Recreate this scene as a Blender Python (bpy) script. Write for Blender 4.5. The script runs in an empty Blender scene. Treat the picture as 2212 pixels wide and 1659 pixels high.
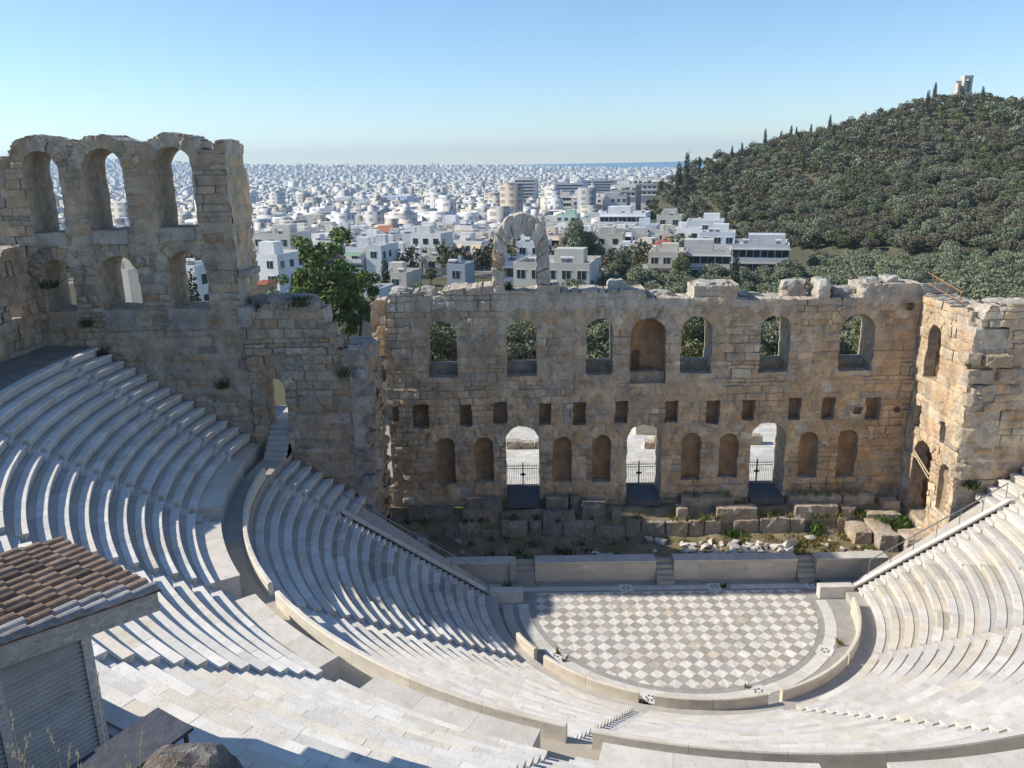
import bpy, math, random
import numpy as np
from mathutils import Vector, Matrix
sc = bpy.context.scene
COL = sc.collection
R = math.radians

# ------------------------------------------------------------------ camera
CAM = np.array([-8.3399, -44.6464, 26.4480]); FPX = 797.61
CF = np.array([-0.0103, 0.9638, -0.2663]); CR = np.array([0.9998, 0.0055, -0.0184]); CU = np.array([0.0163, 0.2664, 0.9637])
cd = bpy.data.cameras.new('camera'); cam = bpy.data.objects.new('camera', cd); COL.objects.link(cam)
cd.sensor_width = 36.0; cd.lens = FPX / 1024 * 36.0; cd.clip_start = 0.1; cd.clip_end = 90000
cam.matrix_world = Matrix(((CR[0], CU[0], -CF[0], CAM[0]), (CR[1], CU[1], -CF[1], CAM[1]), (CR[2], CU[2], -CF[2], CAM[2]), (0, 0, 0, 1)))
sc.camera = cam

# ------------------------------------------------------------------ light
SUNV = Vector((1.40, -0.10, -1.0)).normalized()      # the way the light travels
EL = math.asin(-SUNV.z); ROT = math.atan2(-SUNV.x, -SUNV.y)
w = bpy.data.worlds.new('World'); sc.world = w; w.use_nodes = True
wn = w.node_tree; bg = wn.nodes['Background']
sky = wn.nodes.new('ShaderNodeTexSky'); sky.sky_type = 'NISHITA'; sky.sun_disc = False
sky.sun_elevation = EL; sky.sun_rotation = ROT; sky.altitude = 100; sky.air_density = 1.0; sky.dust_density = 0.0; sky.ozone_density = 5.0
wn.links.new(sky.outputs[0], bg.inputs[0]); bg.inputs[1].default_value = 0.127
sl = bpy.data.lights.new('sun', 'SUN'); sl.energy = 4.4; sl.angle = R(0.53); sl.color = (1.0, 0.93, 0.81)
so = bpy.data.objects.new('sun', sl); COL.objects.link(so); so.rotation_euler = SUNV.to_track_quat('-Z', 'Y').to_euler(); so.location = (-60, 0, 80)
sc.view_settings.view_transform = 'Standard'; sc.view_settings.look = 'None'; sc.view_settings.gamma = 1.0
sc.view_settings.exposure = 0.42; sc.view_settings.use_curve_mapping = False
sc.render.engine = 'CYCLES'; sc.cycles.use_denoising = True
sc.cycles.max_bounces = 5; sc.cycles.diffuse_bounces = 3; sc.cycles.glossy_bounces = 2; sc.cycles.transparent_max_bounces = 8
sc.cycles.volume_bounces = 0

# ------------------------------------------------------------------ helpers
rng = np.random.default_rng(7); random.seed(7)
def proj(P):
    d = np.asarray(P, float) - CAM; z = d @ CF
    return np.stack([512 + FPX * (d @ CR) / z, 384 - FPX * (d @ CU) / z, z], -1)
def inframe(P, m=0):
    q = proj(P); return q[2] > 0 and -m < q[0] < 1024 + m and -m < q[1] < 768 + m
def ray(x, y):        # x, y in 2212-wide picture units
    k = 1024 / 2212; return CF + CR * (x * k - 512) / FPX + CU * (384 - y * k) / FPX
def atY(x, y, yy):
    d = ray(x, y); return CAM + d * (yy - CAM[1]) / d[1]
def atZ(x, y, zz):
    d = ray(x, y); return CAM + d * (zz - CAM[2]) / d[2]
def tag(o, label=None, cat=None, group=None, kind=None):
    if label: o['label'] = label
    if cat: o['category'] = cat
    if group: o['group'] = group
    if kind: o['kind'] = kind
    return o
def empty(name, loc=(0, 0, 0), rz=0.0):
    o = bpy.data.objects.new(name, None); COL.objects.link(o); o.location = loc; o.rotation_euler = (0, 0, rz); o.empty_display_size = 0.3
    return o
def adopt(o, parent):      # parent, keeping the child's world place
    o.parent = parent
    if parent.parent is None: o.matrix_parent_inverse = (Matrix.Translation(parent.location) @ parent.rotation_euler.to_matrix().to_4x4()).inverted()
def make_mesh(name, V, Fc, tint=None, smooth=False):
    me = bpy.data.meshes.new(name)
    V = np.asarray(V, np.float32)
    if isinstance(Fc, np.ndarray):
        n, k = Fc.shape
        me.vertices.add(len(V)); me.vertices.foreach_set('co', V.ravel())
        me.loops.add(n * k); me.loops.foreach_set('vertex_index', Fc.astype(np.int32).ravel())
        me.polygons.add(n); me.polygons.foreach_set('loop_start', np.arange(0, n * k, k, dtype=np.int32))
        me.update(calc_edges=True)
    else:
        me.from_pydata(V.tolist(), [], Fc); me.update()
    if tint is not None:
        a = me.attributes.new('tint', 'FLOAT_COLOR', 'POINT')
        t = np.asarray(tint, np.float32)
        if t.ndim == 1: t = np.tile(t, (len(V), 1))
        a.data.foreach_set('color', np.c_[t, np.ones(len(t), np.float32)].astype(np.float32).ravel())
    if smooth: me.polygons.foreach_set('use_smooth', np.ones(len(me.polygons), bool))
    return me
def obj(name, V, Fc, m, parent=None, tint=None, smooth=False):
    me = make_mesh(name, V, Fc, tint, smooth); me.materials.append(m)
    o = bpy.data.objects.new(name, me); COL.objects.link(o)
    if parent is not None: adopt(o, parent)
    return o
def dup(o, parent=None, loc=None, rz=None, scale=None):
    c = o.copy(); COL.objects.link(c); c.parent = parent
    if loc is not None: c.location = loc
    if rz is not None: c.rotation_euler = (0, 0, rz)
    if scale is not None: c.scale = scale
    for ch in o.children: dup(ch, c)
    return c
class MB:
    """collects boxes, tubes and polygons; build() links them as one mesh"""
    def __init__(s): s.v = []; s.f = []; s.t = []
    def add(s, V, Fc, t=None):
        b = len(s.v); s.v += [tuple(map(float, p)) for p in V]; s.f += [tuple(b + int(i) for i in q) for q in Fc]
        s.t += [t if t is not None else (0.5, 0.5, 0.5)] * len(V)
    def box(s, x0, x1, y0, y1, z0, z1, t=None, M=None):
        V = [(x, y, z) for z in (z0, z1) for y in (y0, y1) for x in (x0, x1)]
        if M is not None: V = [tuple(M @ Vector(p)) for p in V]
        s.add(V, [(0, 2, 3, 1), (4, 5, 7, 6), (0, 1, 5, 4), (2, 6, 7, 3), (0, 4, 6, 2), (1, 3, 7, 5)], t)
    def tube(s, a, b, r, n=6, t=None, r2=None):
        a, b = Vector(a), Vector(b); d = (b - a).normalized(); p = d.orthogonal().normalized(); q = d.cross(p)
        r2 = r if r2 is None else r2; V = []
        for c, rr in ((a, r), (b, r2)):
            for i in range(n):
                an = 2 * math.pi * i / n; V.append(c + (p * math.cos(an) + q * math.sin(an)) * rr)
        s.add(V, [(i, (i + 1) % n, n + (i + 1) % n, n + i) for i in range(n)] + [tuple(range(n))[::-1], tuple(range(n, 2 * n))], t)
    def build(s, name, m, parent=None, smooth=False):
        return obj(name, np.array(s.v), s.f, m, parent, np.array(s.t), smooth)
def box_obj(name, x0, x1, y0, y1, z0, z1, m, parent=None, t=None, M=None):
    b = MB(); b.box(x0, x1, y0, y1, z0, z1, t, M); return b.build(name, m, parent)
def vnoise(P, scale, seed=0):
    """smooth value noise on an (n,k) array, -1..1"""
    P = np.asarray(P, float) / scale + 31.7 * seed; k = P.shape[1]
    i0 = np.floor(P).astype(np.int64); f = P - i0; f = f * f * (3 - 2 * f); out = 0
    pr = np.array([374761393, 668265263, 2147483647][:k], dtype=np.int64)
    for c in range(2 ** k):
        b = np.array([(c >> j) & 1 for j in range(k)])
        h = ((i0 + b) * pr).sum(1) + seed * 1442695
        h = (h ^ (h >> 13)) * 1274126177; h = (h ^ (h >> 16)) & 0xffff
        wgt = np.prod(np.where(b, f, 1 - f), axis=1); out = out + wgt * (h / 32767.5 - 1)
    return out

# ------------------------------------------------------------------ materials
def mat(name, col=None, rough=0.85, var=0.25, scale=2.0, stains=(), bump=0.0, bscale=6.0, stretch=(1, 1, 1), spec=0.3, metal=0.0, fine=0.0, rot=(0, 0, 0), bdist=0.05):
    m = bpy.data.materials.new(name); m.use_nodes = True; nt = m.node_tree; N = nt.nodes; L = nt.links
    b = N['Principled BSDF']; b.inputs['Roughness'].default_value = rough; b.inputs['Specular IOR Level'].default_value = spec; b.inputs['Metallic'].default_value = metal
    if col is None:
        a = N.new('ShaderNodeAttribute'); a.attribute_name = 'tint'; c = a.outputs['Color']
    else:
        a = N.new('ShaderNodeRGB'); a.outputs[0].default_value = (*col, 1); c = a.outputs[0]
    g = N.new('ShaderNodeNewGeometry'); mp = N.new('ShaderNodeMapping'); L.new(g.outputs['Position'], mp.inputs[0])
    mp.inputs['Scale'].default_value = stretch; mp.inputs['Rotation'].default_value = rot
    def noise(s, d=5, src=mp, ro=0.55):
        n = N.new('ShaderNodeTexNoise'); n.inputs['Scale'].default_value = s; n.inputs['Detail'].default_value = d; n.inputs['Roughness'].default_value = ro
        L.new(src.outputs[0], n.inputs['Vector']); return n.outputs['Fac']
    def ramp(x, lo, hi, a=0.0, bb=1.0):
        r = N.new('ShaderNodeMapRange'); r.inputs['From Min'].default_value = lo; r.inputs['From Max'].default_value = hi
        r.inputs['To Min'].default_value = a; r.inputs['To Max'].default_value = bb; L.new(x, r.inputs['Value']); return r.outputs[0]
    def mix(mode, fac, c1, c2):
        x = N.new('ShaderNodeMix'); x.data_type = 'RGBA'; x.blend_type = mode
        if isinstance(fac, float): x.inputs[0].default_value = fac
        else: L.new(fac, x.inputs[0])
        L.new(c1, x.inputs[6])
        if isinstance(c2, tuple): x.inputs[7].default_value = (*c2, 1)
        else: L.new(c2, x.inputs[7])
        return x.outputs[2]
    if var:
        v = ramp(noise(scale), 0.3, 0.7, 1 - var, 1 + var)
        vm = N.new('ShaderNodeVectorMath'); vm.operation = 'SCALE'; L.new(c, vm.inputs[0]); L.new(v, vm.inputs['Scale']); c = vm.outputs[0]
    for (sc_, lo, hi, colr, st) in stains:
        c = mix('MIX', ramp(noise(sc_, 6), lo, hi, 0.0, st), c, colr)
    if fine:
        v = ramp(noise(38.0, 3, g), 0.3, 0.7, 1 - fine, 1 + fine)
        vm = N.new('ShaderNodeVectorMath'); vm.operation = 'SCALE'; L.new(c, vm.inputs[0]); L.new(v, vm.inputs['Scale']); c = vm.outputs[0]
    L.new(c, b.inputs['Base Color'])
    if bump:
        bp = N.new('ShaderNodeBump'); bp.inputs['Strength'].default_value = bump; bp.inputs['Distance'].default_value = bdist
        L.new(noise(bscale, 7, g, 0.65), bp.inputs['Height']); L.new(bp.outputs[0], b.inputs['Normal'])
    return m
M = {}
M['marble'] = mat('marble', None, 0.6, 0.10, 1.3, [(0.7, 0.52, 0.76, (0.50, 0.39, 0.26), 0.42), (2.2, 0.56, 0.76, (0.34, 0.31, 0.28), 0.42), (9.0, 0.60, 0.72, (0.28, 0.25, 0.21), 0.4)], 0.35, 14, (1, 1, 2.5), 0.35, fine=0.05)
M['stone'] = mat('stone', None, 0.95, 0.30, 1.0, [(0.45, 0.49, 0.70, (0.50, 0.32, 0.18), 0.6), (0.7, 0.54, 0.72, (0.24, 0.205, 0.17), 0.6), (2.2, 0.54, 0.68, (0.56, 0.51, 0.44), 0.55), (5.0, 0.60, 0.70, (0.14, 0.12, 0.10), 0.55), (13.0, 0.62, 0.70, (0.12, 0.10, 0.085), 0.5)], 1.0, 3.6, (1, 1, 0.7), 0.1, fine=0.22, bdist=0.22)
M['core'] = mat('rubble_core', None, 0.95, 0.30, 1.8, [(3.0, 0.55, 0.75, (0.20, 0.175, 0.145), 0.5)], 1.0, 3.0, fine=0.25, spec=0.1, bdist=0.2)
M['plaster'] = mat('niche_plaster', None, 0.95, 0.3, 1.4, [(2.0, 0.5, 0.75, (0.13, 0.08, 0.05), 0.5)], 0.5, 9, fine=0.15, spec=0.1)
M['tile'] = mat('floor_tile', None, 0.45, 0.14, 0.9, [(1.6, 0.48, 0.62, (0.34, 0.28, 0.22), 0.34), (1.1, 0.58, 0.7, (0.66, 0.55, 0.42), 0.5)], 0.05, 20, (2.6, 0.5, 1), 0.4, rot=(0, 0, R(28)))
M['mortar'] = mat('floor_mortar', (0.34, 0.325, 0.30), 0.8, 0.18, 1.2, [(1.7, 0.55, 0.75, (0.24, 0.21, 0.17), 0.5)], 0.2, 18, fine=0.1)
M['earth'] = mat('earth', (0.24, 0.195, 0.13), 1.0, 0.35, 0.9, [(0.5, 0.5, 0.65, (0.15, 0.15, 0.055), 0.7), (2.5, 0.6, 0.7, (0.30, 0.25, 0.18), 0.6)], 0.8, 5, fine=0.25, spec=0.05)
M['gravel'] = mat('gravel', (0.23, 0.21, 0.19), 1.0, 0.25, 1.5, [(3, 0.55, 0.7, (0.30, 0.27, 0.23), 0.5)], 0.5, 16, fine=0.3, spec=0.05)
M['leaf'] = mat('foliage', None, 0.75, 0.25, 2.0, spec=0.25)
M['bark'] = mat('bark', (0.11, 0.085, 0.06), 0.95, 0.3, 4, bump=0.5, bscale=9)
M['metal'] = mat('dark_metal', (0.03, 0.03, 0.033), 0.5, 0.1, 5, spec=0.4)
M['steel'] = mat('rail_steel', (0.33, 0.34, 0.35), 0.35, 0.1, 5, metal=0.8)
M['wood'] = mat('weathered_wood', None, 0.9, 0.22, 5.0, [(7.0, 0.58, 0.72, (0.10, 0.085, 0.07), 0.55)], 0.4, 20, (1, 1, 2.5), 0.1, fine=0.2)
M['terracotta'] = mat('terracotta', None, 0.9, 0.25, 5.0, [(4.0, 0.55, 0.72, (0.16, 0.13, 0.11), 0.6), (9.0, 0.6, 0.7, (0.42, 0.36, 0.30), 0.5)], 0.4, 24, fine=0.2, spec=0.15)
M['building'] = mat('city_wall', None, 0.9, 0.10, 0.15, [(0.35, 0.58, 0.75, (0.40, 0.36, 0.31), 0.3)], 0, spec=0.2)
M['glass'] = mat('window_glass', (0.035, 0.045, 0.055), 0.12, 0.2, 0.4, spec=0.6)
M['sea'] = mat('sea_water', (0.10, 0.24, 0.36), 0.55, 0.05, 0.0004, spec=0.5)
# ------------------------------------------------------------------ masonry: a wall face cut into courses, blocks and openings
ZH = np.array([0, 0, 1.0])
def masonry(root, O, U, u0, u1, zb, top, opens, T, seed, tintf, nobj=200, cell=0.14, course=(0.46, 0.64), blen=(0.6, 1.5), rough=0.065, prot=0.04, back=True, base=None, mat_=None, capn=5, skipcap=False, holes=0, joint=0.05, ends=True):
    g = np.random.default_rng(seed); O = np.array(O, float); U = np.array(U, float); Nn = np.cross(U, ZH)
    mat_ = mat_ or M['stone']
    tu, tz = zip(*top); nu = max(2, int(round((u1 - u0) / cell))); z1 = max(tz) + 0.1; nz = max(2, int(round((z1 - zb) / cell)))
    us = np.linspace(u0, u1, nu + 1); zs = np.linspace(zb, z1, nz + 1); du = us[1] - us[0]; dz = zs[1] - zs[0]
    uc = (us[1:] + us[:-1]) / 2; zc = (zs[1:] + zs[:-1]) / 2
    topv = np.interp(uc, tu, tz) + 0.06 * g.standard_normal(nu)
    basev = np.full(nu, zb - 1) if base is None else np.interp(uc, *zip(*base))
    own = np.zeros((nu, nz), int)
    UU, ZZ = np.meshgrid(uc, zc, indexing='ij')
    own[(ZZ > topv[:, None]) | (ZZ < basev[:, None])] = -1
    # blocks
    cz = [zb]
    while cz[-1] < z1: cz.append(cz[-1] + g.uniform(*course))
    ci = np.searchsorted(cz, zc) - 1; bid = np.zeros((nu, nz), int); nb = 1
    for c in range(len(cz) - 1):
        js = np.where(ci == c)[0]
        if not len(js): continue
        x = u0 + g.uniform(-1, 0); joints = [x]
        while x < u1: x += g.uniform(*blen); joints.append(x)
        k = np.searchsorted(joints, uc)
        if g.random() < 0.22 and len(js) >= 4:      # a course split in two thin ones here and there
            h = len(js) // 2; bid[:, js[:h]] = nb + k[:, None]; nb += len(joints) + 1; bid[:, js[h:]] = nb + np.searchsorted(np.array(joints) + 0.4, uc)[:, None]; nb += len(joints) + 1
        else:
            bid[:, js] = nb + k[:, None]; nb += len(joints) + 1
    for op in opens:
        if op[0] == 'arch' and len(op) > 6 and op[6]:
            a0, a1, b1 = op[1], op[2], op[4]; r = (a1 - a0) / 2; cu = (a0 + a1) / 2; cs = b1 - r
            dd = np.hypot(UU - cu, ZZ - cs); an = np.degrees(np.arctan2(ZZ - cs, UU - cu))
            ns = op[6]; m = (dd < r + 0.75) & (ZZ >= cs - 0.02)
            bid[m] = nb + np.clip((an[m] / 180 * ns).astype(int), 0, ns - 1); nb += ns + 1
    bid[own == -1] = -1; own = bid
    def inside(op, A, B):
        k, a0, a1, b0, b1 = op[:5]
        if k == 'rect': return (A > a0) & (A < a1) & (B > b0) & (B < b1)
        r = (a1 - a0) / 2; cs = b1 - r; cu = (a0 + a1) / 2
        return ((A > a0) & (A < a1) & (B > b0) & (B < cs)) | ((np.hypot(A - cu, B - cs) < r) & (B >= cs))
    for k, op in enumerate(opens):
        own[inside(op, UU, ZZ) & (own > 0)] = -2 - k
    for _ in range(holes):      # lost stones: shallow pits
        pass
    # vertices
    A, B = np.meshgrid(us, zs, indexing='ij'); A = A.copy(); B = B.copy()
    pad = np.full((nu + 2, nz + 2), -1); pad[1:-1, 1:-1] = own
    quad = np.stack([pad[:-1, :-1], pad[1:, :-1], pad[:-1, 1:], pad[1:, 1:]], -1)       # the four cells round each vertex
    act = quad > 0
    for k, op in enumerate(opens):
        m = (quad == -2 - k).any(-1) & act.any(-1)
        ia, ib = np.where(m)
        kk, a0, a1, b0, b1 = op[:5]; r = (a1 - a0) / 2; cs = b1 - r if kk == 'arch' else 1e9; cu = (a0 + a1) / 2
        for i, j in zip(ia, ib):
            a, b = A[i, j], B[i, j]
            if b > cs:
                d = math.hypot(a - cu, b - cs) or 1; a, b = cu + (a - cu) * r / d, cs + (b - cs) * r / d
            else:
                cand = [(abs(a - a0), a0, b), (abs(a - a1), a1, b), (abs(b - b0), a, b0)]
                if kk == 'rect': cand.append((abs(b - b1), a, b1))
                _, a, b = min(cand)
            A[i, j], B[i, j] = a, b
    m = ((quad == -1).any(-1) & act.any(-1)); topn = np.interp(us, tu, tz)
    ia, ib = np.where(m)
    for i, j in zip(ia, ib):
        if abs(B[i, j] - topn[i]) < dz * 1.2 and j > 0 and quad[i, j, 2:].max() < 0: B[i, j] = topn[i]
    wear = 0.05
    A += wear * vnoise(np.c_[A.ravel(), B.ravel()], 0.45, seed + 3).reshape(A.shape) * (act.any(-1)); B += wear * vnoise(np.c_[A.ravel(), B.ravel()], 0.4, seed + 5).reshape(A.shape) * (act.any(-1))
    pr = g.normal(0, prot, nb + 2); pr[g.random(nb + 2) < 0.05] -= 0.09
    q0 = np.where(act, quad, 0); mx = q0.max(-1); mn = np.where(act, quad, 10 ** 9).min(-1)
    jointm = (mx != mn) & (mx > 0)
    hp = np.where(act, pr[np.clip(q0, 0, nb + 1)], 9).min(-1)
    H = np.where(mx > 0, hp, 0)
    pts = np.c_[A.ravel(), B.ravel()]
    H = H + rough * (vnoise(pts, 0.33, seed + 1) + 0.8 * vnoise(pts, 0.16, seed + 2)).reshape(A.shape) + 0.10 * vnoise(pts, 2.3, seed + 4).reshape(A.shape)
    soft = np.clip(0.35 + 1.1 * vnoise(pts, 2.6, seed + 31) + 0.6 * vnoise(pts, 0.9, seed + 32), 0.0, 1.0).reshape(A.shape)
    def P(i, j, h=None):
        hh = H[i, j] if h is None else h
        return O + np.multiply.outer(A[i, j], U) + np.multiply.outer(B[i, j], ZH) + np.multiply.outer(hh, Nn)
    # block meshes
    ii, jj = np.where(own > 0); ids = own[ii, jj]; order = np.argsort(ids, kind='stable'); ii, jj, ids = ii[order], jj[order], ids[order]
    starts = np.r_[0, np.where(np.diff(ids))[0] + 1, len(ids)]
    blocks = []
    W = nz + 1
    for s, e in zip(starts[:-1], starts[1:]):
        a, b = ii[s:e], jj[s:e]
        q = np.stack([a * W + b, (a + 1) * W + b, (a + 1) * W + b + 1, a * W + b + 1], 1)
        un, inv = np.unique(q, return_inverse=True)
        iu, ju = un // W, un % W; V = P(iu, ju); Fc = inv.reshape(-1, 4); jm = jointm[iu, ju]
        sf = soft[iu, ju][jm]; V[jm] += np.outer((pr[ids[s]] - hp[iu, ju][jm]) * sf - g.uniform(0.02, 0.05) * (0.3 + 0.7 * sf), Nn)
        c2 = np.array((A[iu, ju].mean(), B[iu, ju].mean())); dd = np.c_[A[iu, ju], B[iu, ju]][jm] - c2; ext = np.maximum(np.abs(dd).max(0), 0.05) if len(dd) else 1
        dd = np.sign(dd) * (np.abs(dd) > 0.55 * ext) * joint * 0.45 * sf[:, None]; V[jm] -= np.outer(dd[:, 0], U) + np.outer(dd[:, 1], ZH)
        t = tintf(A[un // W, un % W].mean(), B[un // W, un % W].mean(), g)
        blocks.append((e - s, V, Fc, t))
    blocks.sort(key=lambda x: -x[0])
    for n, V, Fc, t in blocks[:nobj]:
        obj('stone_block', V, Fc, mat_, root, np.array(t))
    rest = blocks[nobj:]
    if rest:
        off = 0; Vs = []; Fs = []; Ts = []
        for n, V, Fc, t in rest:
            Vs.append(V); Fs.append(Fc + off); Ts.append(np.tile(t, (len(V), 1))); off += len(V)
        o = obj('stone_blocks', np.concatenate(Vs), np.concatenate(Fs), mat_, root, np.concatenate(Ts)); o['kind'] = 'stuff'
    # reveals and niche backs
    ct = np.array((0.46, 0.385, 0.295))
    for k, op in enumerate(opens):
        depth = op[5] if op[5] else T
        cellm = own == -2 - k; V = []; Fc = []
        def strip(a, b, seg):
            nd = max(1, int(depth / 0.5)); base_ = len(V)
            for d in range(nd + 1):
                for (i, j) in (a, b):
                    h = H[i, j] if d == 0 else -depth * d / nd
                    p = O + A[i, j] * U + B[i, j] * ZH + h * Nn; V.append(p)
            for d in range(nd):
                x = base_ + 2 * d; Fc.append((x, x + 1, x + 3, x + 2))
        aa, bb = np.where(cellm)
        for i, j in zip(aa, bb):
            for (di, dj, a, b) in ((1, 0, (i + 1, j), (i + 1, j + 1)), (-1, 0, (i, j + 1), (i, j)), (0, 1, (i + 1, j + 1), (i, j + 1)), (0, -1, (i, j), (i + 1, j))):
                x, y = i + di, j + dj
                v = own[x, y] if 0 <= x < nu and 0 <= y < nz else -1
                if v != -2 - k: strip(a, b, 0)
        if V:
            V = np.array(V); V = V + 0.02 * vnoise(V, 0.4, seed + 11)[:, None] * (1 - np.abs(Nn)) * 0 
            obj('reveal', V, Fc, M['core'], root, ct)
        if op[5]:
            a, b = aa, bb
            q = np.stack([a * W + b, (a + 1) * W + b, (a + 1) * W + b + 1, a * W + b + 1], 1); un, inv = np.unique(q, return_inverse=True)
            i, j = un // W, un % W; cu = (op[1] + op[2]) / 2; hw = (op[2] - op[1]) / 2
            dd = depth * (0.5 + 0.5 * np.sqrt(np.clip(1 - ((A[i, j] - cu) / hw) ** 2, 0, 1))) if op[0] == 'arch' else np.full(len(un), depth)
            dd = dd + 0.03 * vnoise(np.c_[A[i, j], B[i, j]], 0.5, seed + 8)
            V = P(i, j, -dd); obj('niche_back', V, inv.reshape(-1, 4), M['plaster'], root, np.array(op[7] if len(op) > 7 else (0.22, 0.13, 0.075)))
    # broken top, ends and back
    V = []; Fc = []
    def cap(a, b, horizontal):
        base_ = len(V)
        for d in range(capn + 1):
            for (i, j) in (a, b):
                p = O + A[i, j] * U + B[i, j] * ZH + (H[i, j] if d == 0 else -T * d / capn) * Nn
                if d and horizontal: p = p + ZH * (0.10 * vnoise(p[None, :], 0.7, seed + 21)[0] + 0.05 * vnoise(p[None, :], 0.25, seed + 22)[0])
                V.append(p)
        for d in range(capn):
            x = base_ + 2 * d; Fc.append((x, x + 1, x + 3, x + 2))
    aa, bb = np.where(own > 0)
    if not skipcap:
        for i, j in zip(aa, bb):
            for (di, dj, a, b) in ((1, 0, (i + 1, j + 1), (i + 1, j)), (-1, 0, (i, j), (i, j + 1)), (0, 1, (i, j + 1), (i + 1, j + 1))):
                x, y = i + di, j + dj
                if not ends and not 0 <= x < nu: continue
                v = own[x, y] if 0 <= x < nu and 0 <= y < nz else -1
                if v == -1: cap(a, b, dj == 1)
    if back:
        a, b = aa, bb
        q = np.stack([a * W + b, a * W + b + 1, (a + 1) * W + b + 1, (a + 1) * W + b], 1); un, inv = np.unique(q, return_inverse=True)
        off = len(V); V += list(P(un // W, un % W, np.full(len(un), -T))); Fc += [tuple(x) for x in (inv.reshape(-1, 4) + off)]
    a, b = aa, bb       # the bedding behind the face stones
    q = np.stack([a * W + b, (a + 1) * W + b, (a + 1) * W + b + 1, a * W + b + 1], 1); un, inv = np.unique(q, return_inverse=True)
    off = len(V); V += list(P(un // W, un % W, np.full(len(un), -0.15))); Fc += [tuple(x) for x in (inv.reshape(-1, 4) + off)]
    if V: obj('wall_core', np.array(V), Fc, M['core'], root, np.array((0.50, 0.44, 0.36)))
def limestone(u, z, g, warm=0.5):
    b = g.uniform(0.84, 1.12); k = min(1, max(0, warm + g.normal(0, 0.16)))
    c = np.array((0.56, 0.485, 0.39)) * (1 - k) + np.array((0.62, 0.455, 0.295)) * k
    if g.random() < 0.05: c = np.array((0.56, 0.40, 0.26))
    if g.random() < 0.06: c = np.array((0.42, 0.375, 0.325))
    if g.random() < 0.06: c = np.array((0.64, 0.57, 0.47))
    return c * b * np.array((1.02, 0.99, 0.93))
def stone_poly(rs, size, flat=0.6, n=11):
    """irregular broken stone as a convex polyhedron, base at z=0"""
    import bmesh
    bm = bmesh.new()
    for _ in range(n):
        p = rs.uniform(-1, 1, 3); p = p / max(abs(p)) * rs.uniform(0.72, 1)
        bm.verts.new((p[0] * size[0] / 2, p[1] * size[1] / 2, (p[2] * 0.5 + 0.5) * size[2]))
    bmesh.ops.convex_hull(bm, input=bm.verts)
    bm.verts.ensure_lookup_table(); bm.faces.ensure_lookup_table()
    used = [v for v in bm.verts if v.link_faces]; ix = {v: i for i, v in enumerate(used)}
    V = np.array([v.co[:] for v in used]); V[:, 2] -= V[:, 2].min(); Fc = [tuple(ix[v] for v in f.verts) for f in bm.faces]; bm.free()
    return V, Fc
def rough_block(rs, x0, x1, y0, y1, z0, z1, j=0.05, n=3):
    """a worn squared block: subdivided box with rounded, uneven edges"""
    nx = max(2, int((x1 - x0) / 0.35)); ny = max(2, int((y1 - y0) / 0.35)); nz = max(2, int((z1 - z0) / 0.35)); V = {}; Fc = []
    def vid(i, j_, k):
        key = (i, j_, k)
        if key not in V:
            p = np.array((x0 + (x1 - x0) * i / nx, y0 + (y1 - y0) * j_ / ny, z0 + (z1 - z0) * k / nz))
            e = sum((i in (0, nx), j_ in (0, ny), k == nz)); c = np.array(((x0 + x1) / 2, (y0 + y1) / 2, (z0 + z1) / 2))
            s = np.sign(p - c)
            if e >= 2: p = p - s * rs.uniform(0.01, j)
            p = p + rs.normal(0, j * 0.3, 3) * (1, 1, 0.7); V[key] = (len(V), p)
        return V[key][0]
    for i in range(nx):
        for j_ in range(ny):
            Fc.append((vid(i, j_, nz), vid(i + 1, j_, nz), vid(i + 1, j_ + 1, nz), vid(i, j_ + 1, nz)))
    for k in range(nz):
        for i in range(nx):
            Fc.append((vid(i, 0, k), vid(i + 1, 0, k), vid(i + 1, 0, k + 1), vid(i, 0, k + 1))); Fc.append((vid(i + 1, ny, k), vid(i, ny, k), vid(i, ny, k + 1), vid(i + 1, ny, k + 1)))
        for j_ in range(ny):
            Fc.append((vid(0, j_ + 1, k), vid(0, j_, k), vid(0, j_, k + 1), vid(0, j_ + 1, k + 1))); Fc.append((vid(nx, j_, k), vid(nx, j_ + 1, k), vid(nx, j_ + 1, k + 1), vid(nx, j_, k + 1)))
    return np.array([p for _, p in sorted(V.values(), key=lambda t: t[0])]), Fc

# ------------------------------------------------------------------ orchestra floor
CX, CY = 0.85, -0.45; D = 0.85
def P2(th, r, z): a = R(th); return (CX + r * math.cos(a), CY + r * math.sin(a), z)
V = [(CX, CY, 0)] + [P2(t, 11.8, 0) for t in np.linspace(180, 360, 61)] + [(13.8, 4.0, 0), (-12.2, 4.0, 0)]
floor = obj('orchestra_floor', np.array(V), [(0, i, i + 1) for i in range(1, 61)] + [(0, 61, 62, 63, 1)], M['mortar']); floor['kind'] = 'structure'
def clip(poly, n, d):     # keep n.p <= d
    out = []
    for a, b in zip(poly, poly[1:] + poly[:1]):
        da, db = n[0] * a[0] + n[1] * a[1] - d, n[0] * b[0] + n[1] * b[1] - d
        if da <= 0: out.append(a)
        if (da < 0) != (db < 0) and da != db:
            t = da / (da - db); out.append((a[0] + t * (b[0] - a[0]), a[1] + t * (b[1] - a[1])))
    return out
tiles = []
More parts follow.
